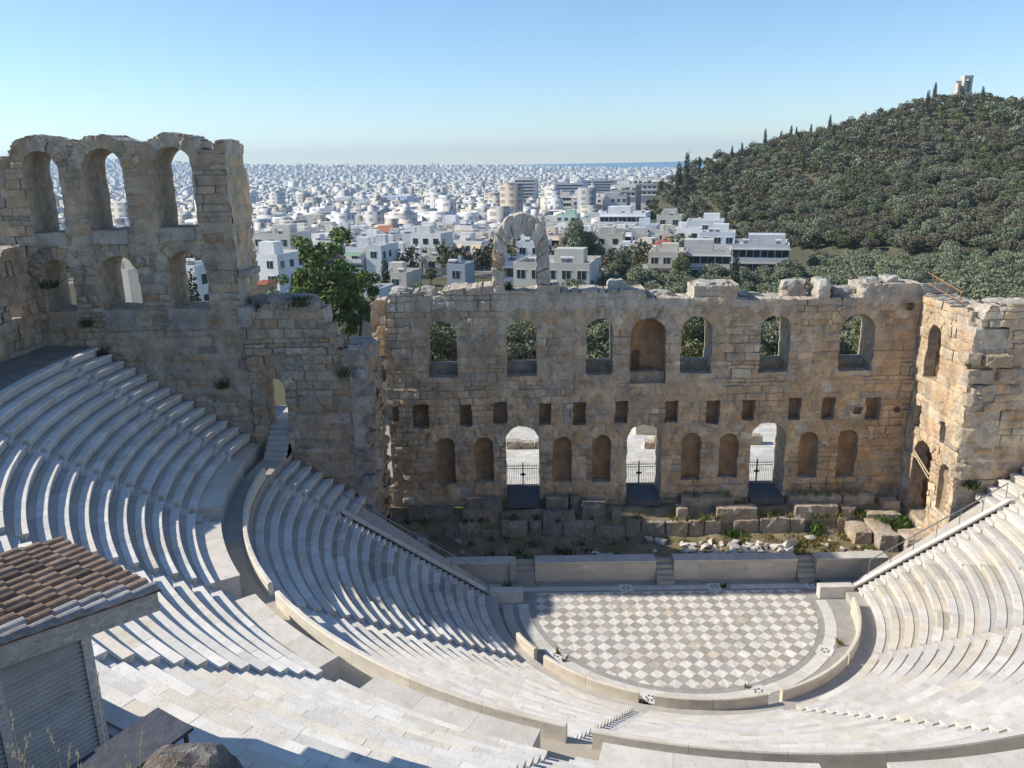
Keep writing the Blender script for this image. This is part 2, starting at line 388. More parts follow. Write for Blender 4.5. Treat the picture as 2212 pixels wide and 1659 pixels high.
for j in range(-14, 5):
    for i in range(-12, 14):
        for dark in (0, 1):
            cx, cy = ((i + 0.5) * D, j * D) if not dark else (i * D, (j + 0.5) * D)
            if math.hypot(cx - CX, cy - CY) > 9.2: continue
            h = D / 2 - 0.012; p = [(cx - h, cy), (cx, cy - h), (cx + h, cy), (cx, cy + h)]
            p = clip(p, (0, 1), 0.86)
            for t in np.arange(180, 361, 6):
                if not p: break
                n = (math.cos(R(t)), math.sin(R(t))); p = clip(p, n, 8.52 + n[0] * CX + n[1] * CY)
            if len(p) < 3: continue
            ar = 0.5 * abs(sum(a[0] * b[1] - a[1] * b[0] for a, b in zip(p, p[1:] + p[:1])))
            if ar < 0.02: continue
            tiles.append((cy, p, dark))
tiles.sort(key=lambda t: t[0])
def prism(p, z0, z1): n = len(p); return [(x, y, z0) for x, y in p] + [(x, y, z1) for x, y in p], [tuple(range(n, 2 * n))] + [(i, (i + 1) % n, n + (i + 1) % n, n + i) for i in range(n)]
restm = MB()
for k, (cy, p, dark) in enumerate(tiles):
    z = 0.016 + rng.uniform(-0.003, 0.003)
    if dark: t = np.array((0.42, 0.39, 0.345)) * rng.uniform(0.86, 1.12) * (np.array((1.02, 1, 0.97)) if rng.random() < 0.5 else np.array((0.98, 1, 1.03)))
    else: t = np.array((0.74, 0.71, 0.655)) * rng.uniform(0.92, 1.06) * (np.array((1.01, 0.99, 0.95)) if rng.random() < 0.3 else 1)
    if not dark and rng.random() < 0.04: t = np.array((0.60, 0.52, 0.42)) * rng.uniform(0.9, 1.1)
    V, Fc = prism(p, 0.0, z)
    if k < 300: obj('floor_tile', np.array(V), Fc, M['tile'], floor, np.array(t))
    else: restm.add(V, Fc, tuple(t))
if restm.v: o = restm.build('floor_tiles', M['tile'], floor); o['kind'] = 'stuff'
def arc(profile, th0, th1, seg=0.9, caps=True):
    rm = max(p[0] for p in profile); n = max(1, int(math.ceil(abs(R(th1 - th0)) * rm / seg))); V = []; k = len(profile)
    for t in np.linspace(th0, th1, n + 1):
        V += [P2(t, r, z) for r, z in profile]
    Fc = [(i * k + j, (i + 1) * k + j, (i + 1) * k + (j + 1) % k, i * k + (j + 1) % k) for i in range(n) for j in range(k)]
    if caps: Fc += [tuple(range(k)), tuple(range(n * k, n * k + k))[::-1]]
    return V, Fc
edges = np.linspace(180, 360, 15)
for a, b in zip(edges[:-1], edges[1:]):
    V, Fc = arc([(8.9, 0), (8.9, 0.02), (9.54, 0.02), (9.54, 0)], a + 0.05, b - 0.05); obj('border_slab', np.array(V), Fc, M['marble'], floor, np.array((0.66, 0.63, 0.58)) * rng.uniform(0.92, 1.06))
xs = np.linspace(-8.7, 10.4, 11)
for a, b in zip(xs[:-1], xs[1:]): box_obj('border_slab', a + 0.01, b - 0.01, 1.08, 1.58, 0, 0.02, M['marble'], floor, tuple(np.array((0.62, 0.60, 0.56)) * rng.uniform(0.9, 1.05)))
for (x, y, rz) in [(-8.95, 1.55, 0), (-1.75, 1.33, 0), (3.9, 1.33, 0), (10.2, 1.4, 0), (*P2(216, 9.1, 0)[:2], 36), (*P2(288, 9.2, 0)[:2], 18), (*P2(325, 9.2, 0)[:2], 55), (*P2(253, 9.6, 0)[:2], -17)]:
    m = Matrix.Translation((x, y, 0)) @ Matrix.Rotation(R(rz), 4, 'Z')
    pl = box_obj('drain_plate', -0.42, 0.42, -0.42, 0.42, 0, 0.03, M['marble'], floor, (0.72, 0.70, 0.66), m)
    b = MB()
    for k in range(6):
        a = k * math.pi / 3; pts = [Vector((math.cos(a + d) * r, math.sin(a + d) * r, 0.033)) for r, d in ((0.13, -0.30), (0.26, -0.24), (0.26, 0.24), (0.13, 0.30))]
        b.add([m @ p for p in pts], [(0, 1, 2, 3)])
    b.build('drain_hole', M['metal'], pl)

# ------------------------------------------------------------------ seating
AL = [180, 216, 252, 288, 324, 360]; AU = list(range(180, 361, 18))
LR = lambda k: 23.50 - 0.661 * k
LZ = lambda k: 8.47 - 0.4235 * k
UR = lambda k: 26.50 + 0.66 * k
UZ = lambda k: 10.33 + 0.44 * k
lower = empty('lower_seating', (CX, CY - 11, 0)); tag(lower, 'lower bank of curved white marble seat rows around the checkered floor', 'seating')
upper = empty('upper_seating', (CX, CY - 26, 8.9)); tag(upper, 'upper bank of curved white marble seat rows above the walkway', 'seating')
slabs = []
def seat_profile(Rk, z, run, rise, cut=0.0):
    c = cut
    return [(Rk + 0.085, z - rise - 0.02), (Rk + 0.075, z - 0.19), (Rk + 0.02 + c, z - 0.11), (Rk + c, z - 0.085), (Rk + c, z - 0.008), (Rk + 0.012 + c, z), (Rk + 0.40, z), (Rk + 0.41, z - 0.045), (Rk + run + 0.10, z - 0.05), (Rk + run + 0.10, z - rise - 0.02)]
def row(owner, Rk, z, run, rise, th0, th1, k, zone):
    V, Fc = arc([(Rk + 0.14, z - rise - 0.05), (Rk + 0.14, z - 0.09), (Rk + run + 0.12, z - 0.09), (Rk + run + 0.12, z - rise - 0.05)], th0, th1, 1.2)
    ro = obj('seat_row', np.array(V), Fc, M['marble'], owner, np.array((0.5, 0.47, 0.42)))
    L = R(th1 - th0) * Rk; t = th0
    while t < th1 - 0.05:
        ln = math.degrees(rng.uniform(1.0, 2.1) / Rk); e = min(th1, t + ln)
        if th1 - e < math.degrees(0.5 / Rk): e = th1
        cut = 0.0; dz = rng.uniform(-0.006, 0.006); worn = False
        if zone == 'l' and 6 <= k <= 17 and t < 206 and rng.random() < 0.30: cut = rng.uniform(0.03, 0.16); worn = True
        if zone == 'l' and k >= 8 and t > 330 and rng.random() < 0.35: cut = rng.uniform(0.02, 0.14); worn = True
        c = np.array((0.73, 0.695, 0.635)) * rng.uniform(0.90, 1.06)
        q = rng.random()
        if q < 0.22: c = np.array((0.71, 0.65, 0.55)) * rng.uniform(0.90, 1.06)
        elif q < 0.34: c = np.array((0.66, 0.63, 0.585)) * rng.uniform(0.9, 1.03)
        if worn: c *= 0.82
        g = math.degrees(0.006 / Rk)
        slabs.append((ro, seat_profile(Rk, z + dz, run, rise, cut), t + g, e - g, c)); t = e
def wedge(owner, Rk, z, run, rise, th0, th1, k, zone, w=0.40):
    a = math.degrees(w / Rk); row(owner, Rk, z, run, rise, th0 + a, th1 - a, k, zone)
for k in range(19):
    Rk, z = LR(k), LZ(k)
    for a, b in zip(AL[:-1], AL[1:]): wedge(lower, Rk, z, 0.661, 0.4235, a, b, k, 'l')
    if k <= 6:
        e = math.degrees(math.asin(3.45 / Rk)); row(lower, Rk, z, 0.661, 0.4235, 180 - e, 180 - math.degrees(0.4 / Rk), k, 'l')
        e = math.degrees(math.asin(2.6 / Rk)); row(lower, Rk, z, 0.661, 0.4235, math.degrees(0.4 / Rk), e, k, 'l')
for k in range(14):
    Rk, z = UR(k), UZ(k)
    for a, b in zip(AU[:-1], AU[1:]):
        if b <= 342: wedge(upper, Rk, z, 0.66, 0.44, a, b, k, 'u')
    e = math.degrees(math.asin(3.45 / Rk)); row(upper, Rk, z, 0.66, 0.44, 180 - e, 180 - math.degrees(0.4 / Rk), k, 'u')
def slab_size(s):
    r, z = s[1][5]; p = P2((s[2] + s[3]) / 2, r, z)
    return (0 if not inframe(p, 10) else 1.0 / np.linalg.norm(np.array(p) - CAM))
order = sorted(range(len(slabs)), key=lambda i: -slab_size(slabs[i])); near = set(order[:300]); acc = {}
for i, (ro, prof, a, b, c) in enumerate(slabs):
    V, Fc = arc(prof, a, b, 0.9)
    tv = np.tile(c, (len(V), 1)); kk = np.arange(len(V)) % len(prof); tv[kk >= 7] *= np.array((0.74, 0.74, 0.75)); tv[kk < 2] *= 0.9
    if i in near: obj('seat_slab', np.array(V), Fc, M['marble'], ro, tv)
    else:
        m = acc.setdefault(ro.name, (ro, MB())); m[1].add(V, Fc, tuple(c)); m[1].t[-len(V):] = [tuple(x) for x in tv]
for ro, m in acc.values():
    o = m.build('seat_slabs', M['marble'], ro); o['kind'] = 'stuff'
# aisle stairs: two treads to a row
def stair(owner, th, rows, RR, ZZ, run, rise, w=0.40, name='aisle_stair'):
    m = MB()
    for k in rows:
        for h in (0, 1):
            r = RR(k) + h * run / 2; z = ZZ(k) - rise / 2 + h * rise / 2 - 0.03
            a = math.degrees(w / r); V, Fc = arc([(r + 0.02, z - rise), (r, z - 0.03), (r, z), (r + run * 0.5 + 0.08, z), (r + run * 0.5 + 0.08, z - rise)], th - a, th + a, 2.0); m.add(V, Fc, tuple(np.array((0.60, 0.57, 0.53)) * rng.uniform(0.85, 1.1)))
    m.build(name, M['marble'], owner)
for th in AL: stair(lower, th, range(19), LR, LZ, 0.661, 0.4235)
for th in AU[:-1]: stair(upper, th, range(14), UR, UZ, 0.66, 0.44)
# walkway, parapet, podium
V, Fc = arc([(24.1, 8.0), (24.1, 8.9), (25.5, 8.9), (25.5, 8.0)], 171.5, 368, 1.0); o = obj('walkway', np.array(V), Fc, M['marble'], None, np.array((0.42, 0.38, 0.32))); o['kind'] = 'structure'
def gapped(angles, lo, hi, w, r):
    cuts = [t for t in angles if lo < t < hi]; a = lo; out = []
    for t in cuts: d = math.degrees(w / r); out.append((a, t - d)); a = t + d
    out.append((a, hi)); return out
for a, b in gapped(AL[1:-1], 181.4, 358, 0.42, 24.3):
    ns = max(1, round((b - a) / 7)); ts = np.linspace(a, b, ns + 1)
    for p, q in zip(ts[:-1], ts[1:]):
        V, Fc = arc([(24.42, 8.0), (24.20, 8.0), (24.20, 9.50), (24.235, 9.545), (24.39, 9.545), (24.42, 9.50)], p + 0.01, q - 0.01, 0.8); obj('parapet_slab', np.array(V), Fc, M['marble'], lower, np.array((0.70, 0.645, 0.55)) * rng.uniform(0.93, 1.05))
pod = gapped(AU[1:-1], 181.8, 345, 0.95, 25.4)
for a, b in pod:
    ns = max(1, round((b - a) / 4.5)); ts = np.linspace(a, b, ns + 1)
    for p, q in zip(ts[:-1], ts[1:]):
        V, Fc = arc([(25.48, 8.8), (25.42, 8.95), (25.42, 9.90), (25.37, 9.93), (25.37, 10.02), (26.62, 10.02), (26.62, 8.8)], p + 0.012, q - 0.012, 0.8); obj('podium_slab', np.array(V), Fc, M['marble'], upper, np.array((0.66, 0.61, 0.53)) * rng.uniform(0.88, 1.06))
V, Fc = arc([(26.0, 8.0), (26.0, 9.5), (26.7, 9.7), (26.7, 8.0)], 170, 346, 1.2); obj('podium_footing', np.array(V), Fc, M['marble'], upper, np.array((0.5, 0.47, 0.42)))
for th in AU[1:-1]:
    m = MB()
    for s in range(4):
        r = 25.45 + 0.28 * s; a = math.degrees(0.42 / r); V, Fc = arc([(r, 8.8), (r, 9.16 + 0.25 * s), (r + 0.3, 9.16 + 0.25 * s), (r + 0.3, 8.8)], th - a, th + a, 2); m.add(V, Fc, (0.58, 0.55, 0.5))
    m.build('walkway_steps', M['marble'], upper)
# the ground under the rows, and the ledge round the orchestra
V, Fc = arc([(10.79, -0.3), (10.79, 0.50), (11.75, 0.44), (23.9, 8.0), (24.2, 8.0), (24.2, -0.3)], 171, 366.5, 1.5); obj('seat_footing', np.array(V), Fc, M['marble'], lower, np.array((0.45, 0.42, 0.38)))
V, Fc = arc([(26.5, 8.0), (26.6, 9.6), (35.6, 15.7), (35.9, 8.0)], 172, 368, 1.5); obj('seat_footing', np.array(V), Fc, M['marble'], upper, np.array((0.45, 0.42, 0.38)))
for a, b in [(206.5, 216.3), (220.5, 235.5), (235.6, 250.6), (254.8, 269.8), (269.9, 284.9), (289.2, 303.2), (303.3, 317.2), (318.2, 335.0), (335.1, 352.0)]:
    V, Fc = arc([(10.78, 0), (10.56, 0), (10.56, 1.05), (10.60, 1.09), (10.74, 1.09), (10.78, 1.05)], a, b, 0.6); obj('orchestra_parapet', np.array(V), Fc, M['marble'], lower, np.array((0.68, 0.61, 0.50)) * rng.uniform(0.94, 1.05))
V, Fc = arc([(9.9, -0.2), (9.9, 0.10), (10.5, 0.10), (10.5, -0.2)], 181, 206, 0.8); obj('orchestra_step', np.array(V), Fc, M['marble'], lower, np.array((0.5, 0.47, 0.42)))
# sloping copings beside the first and last aisles, with the wall below them
for s, y0, y1, lab in ((-1, -0.02, 0.30, 'l'), (1, -0.02, 0.30, 'r')):
    m = MB(); X0, X1 = (CX + s * 11.3, CX + s * 20.2); z0, z1 = 0.62, 0.62 + (20.2 - 11.3) * 0.641
    ns = 6
    for k in range(ns):
        a, b = k / ns, (k + 1) / ns - 0.004; xa, xb = X0 + (X1 - X0) * a, X0 + (X1 - X0) * b; za, zb_ = z0 + (z1 - z0) * a, z0 + (z1 - z0) * b
        V = [(xa, y0, za - 0.16), (xb, y0, zb_ - 0.16), (xb, y1, zb_ - 0.16), (xa, y1, za - 0.16), (xa, y0, za), (xb, y0, zb_), (xb, y1, zb_), (xa, y1, za)]
        m2 = MB(); m2.add(V, [(0, 3, 2, 1), (4, 5, 6, 7), (0, 1, 5, 4), (2, 3, 7, 6), (0, 4, 7, 3), (1, 2, 6, 5)], (0.68, 0.65, 0.6)); m2.build('coping_slab', M['marble'], lower)
    box_obj('coping_slab', min(X0, X0 - s * 2.1), max(X0, X0 - s * 2.1), y0 - 0.25, y1, 0.0, 0.80, M['marble'], lower, (0.66, 0.62, 0.56))
    V = [(X0, y1 - 0.05, 0), (X1 + s * 1.0, y1 - 0.05, 0), (X1 + s * 1.0, y1 - 0.05, z1), (X1, y1 - 0.05, z1 - 0.2), (X0, y1 - 0.05, z0 - 0.2)]
    obj('side_wall', np.array(V), [(0, 1, 2, 3, 4)], M['core'], lower, np.array((0.34, 0.29, 0.23)))
    hr = empty('handrail', (X0, y1, z0)); tag(hr, 'steel handrail sloping down %s' % ('beside the shaded seat rows by the dark stage pit' if s < 0 else 'beside the sunlit seat rows at the stone wing'), 'handrail', 'handrails beside the stage')
    m = MB(); Xa, Xb = X0 + (X1 - X0) * 0.12, X1
    za, zb_ = z0 + (z1 - z0) * 0.12, z1
    m.tube((Xa, 0.38, za + 0.95), (Xb, 0.38, zb_ + 0.95), 0.035, 6); m.build('top_rail', M['steel'], hr)
    for k in range(7):
        f = k / 6; x, z = Xa + (Xb - Xa) * f, za + (zb_ - za) * f
        m = MB(); m.tube((x, 0.38, z - 0.3), (x, 0.38, z + 0.95), 0.025, 6); m.build('rail_post', M['steel'], hr)
# terrace behind the top row
V, Fc = arc([(35.75, 14), (35.75, 16.12), (60, 16.4), (60, 14)], 170, 232, 2.0); o = obj('upper_terrace', np.array(V), Fc, M['gravel']); o['kind'] = 'structure'
V, Fc = arc([(35.75, 14), (35.75, 16.12), (39.6, 16.4), (39.6, 14)], 232.01, 360, 2.0); o = obj('rim_path', np.array(V), Fc, M['gravel']); o['kind'] = 'structure'
# ------------------------------------------------------------------ stage building
YW = 9.2; TW = 2.4
stage = empty('stage_wall', (0.7, YW, 0.9)); tag(stage, 'long ruined brown stone stage wall with three doorways, niches and arched windows', 'ruined wall')
opens = []
for i, (a, b) in enumerate([(-14.8, -12.65), (-9.24, -7.13), (-3.71, -1.86), (2.82, 4.93), (8.24, 10.32), (13.73, 16.09)]): opens.append(('arch', a, b, 12.1, 16.12, None, 9))
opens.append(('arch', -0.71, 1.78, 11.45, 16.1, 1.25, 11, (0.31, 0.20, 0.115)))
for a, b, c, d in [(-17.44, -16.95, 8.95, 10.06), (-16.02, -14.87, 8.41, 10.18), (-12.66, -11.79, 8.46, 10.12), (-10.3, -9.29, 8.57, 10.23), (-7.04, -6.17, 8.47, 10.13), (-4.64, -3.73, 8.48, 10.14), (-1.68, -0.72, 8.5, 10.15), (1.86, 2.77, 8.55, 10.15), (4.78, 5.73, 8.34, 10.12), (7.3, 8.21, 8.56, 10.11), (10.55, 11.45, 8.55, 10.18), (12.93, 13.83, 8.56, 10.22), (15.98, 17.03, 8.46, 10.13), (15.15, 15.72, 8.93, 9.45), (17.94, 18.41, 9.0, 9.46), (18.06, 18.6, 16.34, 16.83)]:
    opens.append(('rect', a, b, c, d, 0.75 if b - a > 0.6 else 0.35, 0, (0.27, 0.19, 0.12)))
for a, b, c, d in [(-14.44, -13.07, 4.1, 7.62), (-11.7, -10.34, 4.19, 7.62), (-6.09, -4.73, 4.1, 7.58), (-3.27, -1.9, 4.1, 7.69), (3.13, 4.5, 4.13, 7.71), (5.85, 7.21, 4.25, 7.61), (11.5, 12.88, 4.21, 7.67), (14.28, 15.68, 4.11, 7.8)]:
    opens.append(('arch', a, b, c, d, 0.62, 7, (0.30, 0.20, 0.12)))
for a, b in [(-9.46, -7.02), (-0.76, 1.70), (8.07, 10.55)]: opens.append(('arch', a, b, 2.9, 8.42, None, 9))
topp = [(-17.7, 14.9), (-17.5, 14.9), (-17.46, 17.43), (-17.2, 17.5), (-17.16, 18.05), (-16.28, 18.2), (-15.4, 18.1), (-15.28, 17.87), (-13.71, 17.84), (-13.5, 18.2), (-12.9, 18.27), (-10.54, 18.45), (-10.2, 18.5), (-9.25, 18.5), (-9.22, 18.08), (-7.1, 18.04), (-7.09, 18.5), (-5.53, 18.5), (-5.46, 17.95), (-3.96, 18.02), (0.27, 18.05), (0.33, 17.44), (3.52, 17.38), (3.57, 18.2), (6.48, 18.28), (6.55, 17.25), (12.0, 17.22), (14.9, 17.3), (14.97, 18.15), (18.2, 18.2), (19.0, 18.1)]
def st_tint(u, z, g):
    warm = 0.30 + 0.02 * max(0, u) + (0.25 if z < 11 else 0) + (0.15 if u > 12 else 0)
    c = limestone(u, z, g, warm)
    if z > 16.6: c = c * 0.35 + np.array((0.50, 0.465, 0.41)) * 0.75
    return c
masonry(stage, (0, YW, 0), (1, 0, 0), -17.7, 18.98, 0.9, topp, opens, TW, 11, st_tint, 300, 0.14)
for (a, b) in [(-14.8, -12.65), (-9.24, -7.13), (-3.71, -1.86), (2.82, 4.93), (8.24, 10.32), (13.73, 16.09)]:
    V, Fc = rough_block(rng, a - 0.1, b + 0.1, YW + 1.15, YW + TW - 0.02, 11.9, 12.74, 0.03); obj('window_sill', V, Fc, M['stone'], stage, np.array((0.36, 0.31, 0.25)))
V, Fc = rough_block(rng, -0.75, 1.82, YW + 0.35, YW + 1.15, 11.4, 12.25, 0.04); obj('niche_step', V, Fc, M['stone'], stage, np.array((0.33, 0.26, 0.19)))
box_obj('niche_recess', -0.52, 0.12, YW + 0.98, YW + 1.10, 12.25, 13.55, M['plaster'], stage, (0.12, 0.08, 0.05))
# stones left along the top
for k, (x0, x1, y0, y1, z0, z1) in enumerate([(-15.1, -14.0, 0.5, 1.6, 17.85, 18.45), (-17.1, -16.1, 0.2, 1.7, 18.1, 18.45), (-2.2, -0.8, 1.0, 2.0, 18.0, 18.6), (3.7, 6.3, 0.3, 2.2, 18.1, 18.42), (9.9, 11.6, 1.25, 2.2, 17.25, 18.35), (12.0, 12.9, 0.0, 2.1, 17.2, 18.5), (13.3, 14.9, 0.8, 2.2, 17.25, 17.85), (15.2, 16.4, 0.2, 1.6, 18.1, 18.5), (16.6, 17.5, 0.3, 1.8, 18.15, 18.62), (7.0, 8.6, 1.4, 2.2, 17.2, 17.5), (0.6, 2.4, 1.3, 2.3, 17.4, 17.75)]):
    V, Fc = rough_block(np.random.default_rng(100 + k), x0, x1, YW + y0, YW + y1, z0 - 0.1, z1, 0.14); obj('top_stone', V, Fc, M['stone'], stage, np.array((0.50, 0.47, 0.42)) * rng.uniform(0.9, 1.1))
# the lone arch standing on the wall
inn = [(-9.34, 18.5), (-9.32, 19.5), (-9.26, 20.4), (-9.08, 21.2), (-8.6, 21.75), (-8.04, 21.92), (-7.5, 21.66), (-7.14, 21.0), (-7.08, 20.2), (-7.07, 19.3), (-7.07, 18.5)]
out = [(-10.12, 18.5), (-10.08, 19.7), (-10.02, 20.9), (-9.85, 22.1), (-9.0, 23.05), (-7.98, 23.28), (-7.0, 22.95), (-6.42, 22.1), (-6.3, 20.8), (-6.24, 19.6), (-6.2, 18.5)]
for k in range(len(inn) - 1):
    rs = np.random.default_rng(300 + k); m = 4; V = []; sh = 0.0
    y0, y1 = YW + 0.15 + rs.uniform(-0.1, 0.12), YW + 1.5 + rs.uniform(-0.15, 0.1)
    a0, a1, b0, b1 = [np.array(p) for p in (inn[k], inn[k + 1], out[k], out[k + 1])]
    gap = 0.02
    a0, a1 = a0 + (a1 - a0) * gap, a1 - (a1 - a0) * gap; b0, b1 = b0 + (b1 - b0) * gap, b1 - (b1 - b0) * gap
    n = 4; idx = {}
    def pt(i, j, l):
        if (i, j, l) not in idx:
            s, t, q = i / n, j / n, l / 3
            p = (a0 * (1 - s) + b0 * s) * (1 - t) + (a1 * (1 - s) + b1 * s) * t
            e = sum((i in (0, n), j in (0, n), l in (0, 3)))
            p3 = np.array((p[0], y0 + (y1 - y0) * q, p[1])) + rs.normal(0, 0.045 if e < 2 else 0.035, 3); idx[(i, j, l)] = len(V); V.append(p3)
        return idx[(i, j, l)]
    Fc = []
    for i in range(n):
        for j in range(n):
            for l in (0, 3): Fc.append((pt(i, j, l), pt(i + 1, j, l), pt(i + 1, j + 1, l), pt(i, j + 1, l)))
    for l in range(3):
        for q in range(n):
            for e in (0, n): Fc.append((pt(e, q, l), pt(e, q + 1, l), pt(e, q + 1, l + 1), pt(e, q, l + 1))); Fc.append((pt(q, e, l), pt(q + 1, e, l), pt(q + 1, e, l + 1), pt(q, e, l + 1)))
    obj('arch_stone', np.array(V), Fc, M['stone'], stage, (np.array((0.60, 0.55, 0.47)) if k not in (1,) else np.array((0.50, 0.36, 0.24))) * rng.uniform(0.9, 1.12))

# steps up to the side doorway
# left parascenium ruin: front, and the return wall towards the stage
ruin = empty('ruined_side_wall', (-21, 3.1, 8.9)); tag(ruin, 'broken stone side wall with an arched doorway between the tower and the stage wall', 'ruined wall')
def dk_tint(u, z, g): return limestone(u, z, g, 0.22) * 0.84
rt = [(-25.2, 18.4), (-24.2, 18.2), (-23.7, 18.55), (-22.3, 18.68), (-20.99, 18.62), (-20.92, 18.12), (-20.2, 18.11), (-20.15, 16.96), (-19.95, 16.84), (-19.9, 16.2), (-19.5, 16.1), (-19.45, 15.39), (-18.98, 15.2), (-18.4, 15.14), (-18.2, 15.4), (-17.9, 15.6)]
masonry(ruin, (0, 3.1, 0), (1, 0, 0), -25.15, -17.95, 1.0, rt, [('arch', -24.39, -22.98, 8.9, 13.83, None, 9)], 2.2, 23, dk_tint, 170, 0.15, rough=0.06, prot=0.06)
for k in range(6): box_obj('doorway_step', -24.35, -23.02, 1.75 + 0.32 * k, 4.2, 8.88 + 0.0 * k, 9.12 + 0.25 * k, M['marble'], ruin, tuple(np.array((0.5, 0.47, 0.42)) * rng.uniform(0.9, 1.05)))
box_obj('doorway_floor', -24.38, -23.0, 3.7, 9.0, 9.0, 10.60, M['marble'], ruin, (0.6, 0.56, 0.5))
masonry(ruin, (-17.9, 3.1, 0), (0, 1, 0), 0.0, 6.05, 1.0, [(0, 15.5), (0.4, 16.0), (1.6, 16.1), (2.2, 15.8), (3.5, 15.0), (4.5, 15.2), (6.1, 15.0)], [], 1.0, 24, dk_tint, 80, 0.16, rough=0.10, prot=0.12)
for k, (x0, x1, y0, y1, z0, z1) in enumerate([(-24.9, -20.9, 4.0, 5.2, 18.3, 18.9), (-22.2, -20.4, 3.4, 4.4, 17.9, 18.5), (-19.4, -18.4, 2.85, 4.0, 14.6, 15.6), (-18.5, -17.6, 3.0, 4.2, 12.6, 13.4), (-18.3, -17.5, 2.9, 4.0, 10.6, 11.4), (-18.9, -17.7, 2.85, 3.8, 8.6, 9.3), (-18.6, -17.4, 2.7, 3.9, 6.6, 7.5), (-18.2, -17.2, 3.0, 4.4, 15.0, 16.1), (-18.4, -17.5, 2.8, 3.9, 4.4, 5.4), (-20.6, -19.6, 2.85, 3.9, 16.4, 17.3), (-20.0, -19.2, 2.9, 4.1, 15.7, 16.5), (-19.2, -18.3, 3.0, 4.3, 15.0, 15.7), (-21.6, -20.5, 3.0, 4.2, 18.0, 18.7), (-18.7, -17.8, 2.75, 3.8, 13.7, 14.5), (-18.2, -17.4, 2.9, 3.8, 9.6, 10.4), (-18.5, -17.6, 2.8, 3.7, 7.6, 8.4), (-23.6, -22.4, 3.0, 4.3, 18.4, 18.95)]):
    V, Fc = rough_block(np.random.default_rng(140 + k), x0, x1, y0, y1, z0, z1, 0.16); obj('broken_stone', V, Fc, M['stone'], ruin, np.array((0.33, 0.30, 0.26)) * rng.uniform(0.85, 1.15))
masonry(ruin, (0, 10.4, 0), (1, 0, 0), -18.75, -17.72, 13.5, [(-18.8, 17.2), (-18.3, 17.45), (-17.7, 17.4)], [], 1.3, 25, lambda u, z, g: limestone(u, z, g, 0.8), 30, 0.17)

# tower with two tiers of arched windows
tower = empty('stone_tower_wall', (-31, 3.1, 16)); tag(tower, 'tall dark stone wall with two tiers of arched openings above the seats', 'ruined wall')
tt = [(-38.3, 27.4)]
for c_ in (-36.0, -32.38, -28.3):
    for q_ in np.linspace(-1, 1, 11): tt.append((c_ + 1.78 * q_, 27.30 + 1.22 * math.sqrt(max(0, 1 - q_ * q_)) + 0.05 * math.sin(9 * q_ + c_)))
tt += [(-26.3, 27.55), (-25.75, 27.5), (-25.7, 28.05), (-25.15, 28.1)]
top_ = [('arch', -36.96, -35.03, 22.99, 27.65, None, 11), ('arch', -33.56, -31.23, 23.07, 27.75, None, 11), ('arch', -29.47, -27.15, 23.18, 27.75, None, 11), ('arch', -37.0, -35.08, 18.29, 21.44, None, 9), ('arch', -33.52, -31.16, 18.31, 21.56, None, 9), ('arch', -29.41, -27.09, 18.31, 21.75, None, 9)]
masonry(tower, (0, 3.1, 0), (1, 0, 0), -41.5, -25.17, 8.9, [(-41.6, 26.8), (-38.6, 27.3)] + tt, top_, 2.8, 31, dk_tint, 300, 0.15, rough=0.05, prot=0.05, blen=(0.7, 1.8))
masonry(tower, (-25.12, 3.1, 0), (0, 1, 0), 0.02, 3.5, 8.9, [(0, 28.1), (1.2, 28.1), (3.6, 27.9)], [], 0.5, 33, lambda u, z, g: limestone(u, z, g, 0.45) * 1.1, 60, 0.2, course=(0.62, 0.78), blen=(0.9, 1.7), back=False, skipcap=True)
for k, (a, b, z0, z1) in enumerate([(-37.11, -35.07, 22.22, 22.98), (-33.46, -31.43, 22.27, 23.06), (-29.41, -27.42, 22.41, 23.14), (-33.61, -31.33, 17.05, 18.3), (-29.65, -27.33, 17.08, 18.31), (-37.0, -35.1, 17.3, 18.28)]):
    V, Fc = rough_block(np.random.default_rng(160 + k), a, b, 3.02, 3.6, z0, z1 + 0.02, 0.03); obj('sill_block', V, Fc, M['stone'], tower, np.array((0.42, 0.385, 0.33)))
for k, (x0, x1, y0, y1, z0, z1) in enumerate([(-25.5, -24.75, 3.2, 6.3, 20.1, 20.5), (-25.4, -24.5, 2.9, 4.4, 17.2, 18.4)]):
    V, Fc = rough_block(np.random.default_rng(180 + k), x0, x1, y0, y1, z0, z1, 0.08); obj('projecting_stone', V, Fc, M['stone'], tower, np.array((0.40, 0.36, 0.31)))
# return wing, mostly unseen: added, its top shaped to shade the left seats
def shade_wing_top(): return [(-0.2, 22.4), (2.6, 22.2), (2.8, 21.6), (3.3, 21.3), (5.5, 21.3), (10.5, 20.8), (14.1, 20.0), (15.2, 18.6), (16.5, 17.0), (18, 16.4)]
wt = [(18 - u - 0.0, z) for u, z in shade_wing_top()][::-1]
masonry(tower, (-37.6, 3.1 - 18, 0), (0, 1, 0), 0.0, 18.0, 15.8, wt, [('arch', 15.4, 16.6, 18.3, 20.8, None, 9), ('rect', 9.6, 10.4, 18.3, 19.6, None, 0)], 2.0, 35, dk_tint, 0, 0.3, back=True)  # openings added to throw light patches on the seats

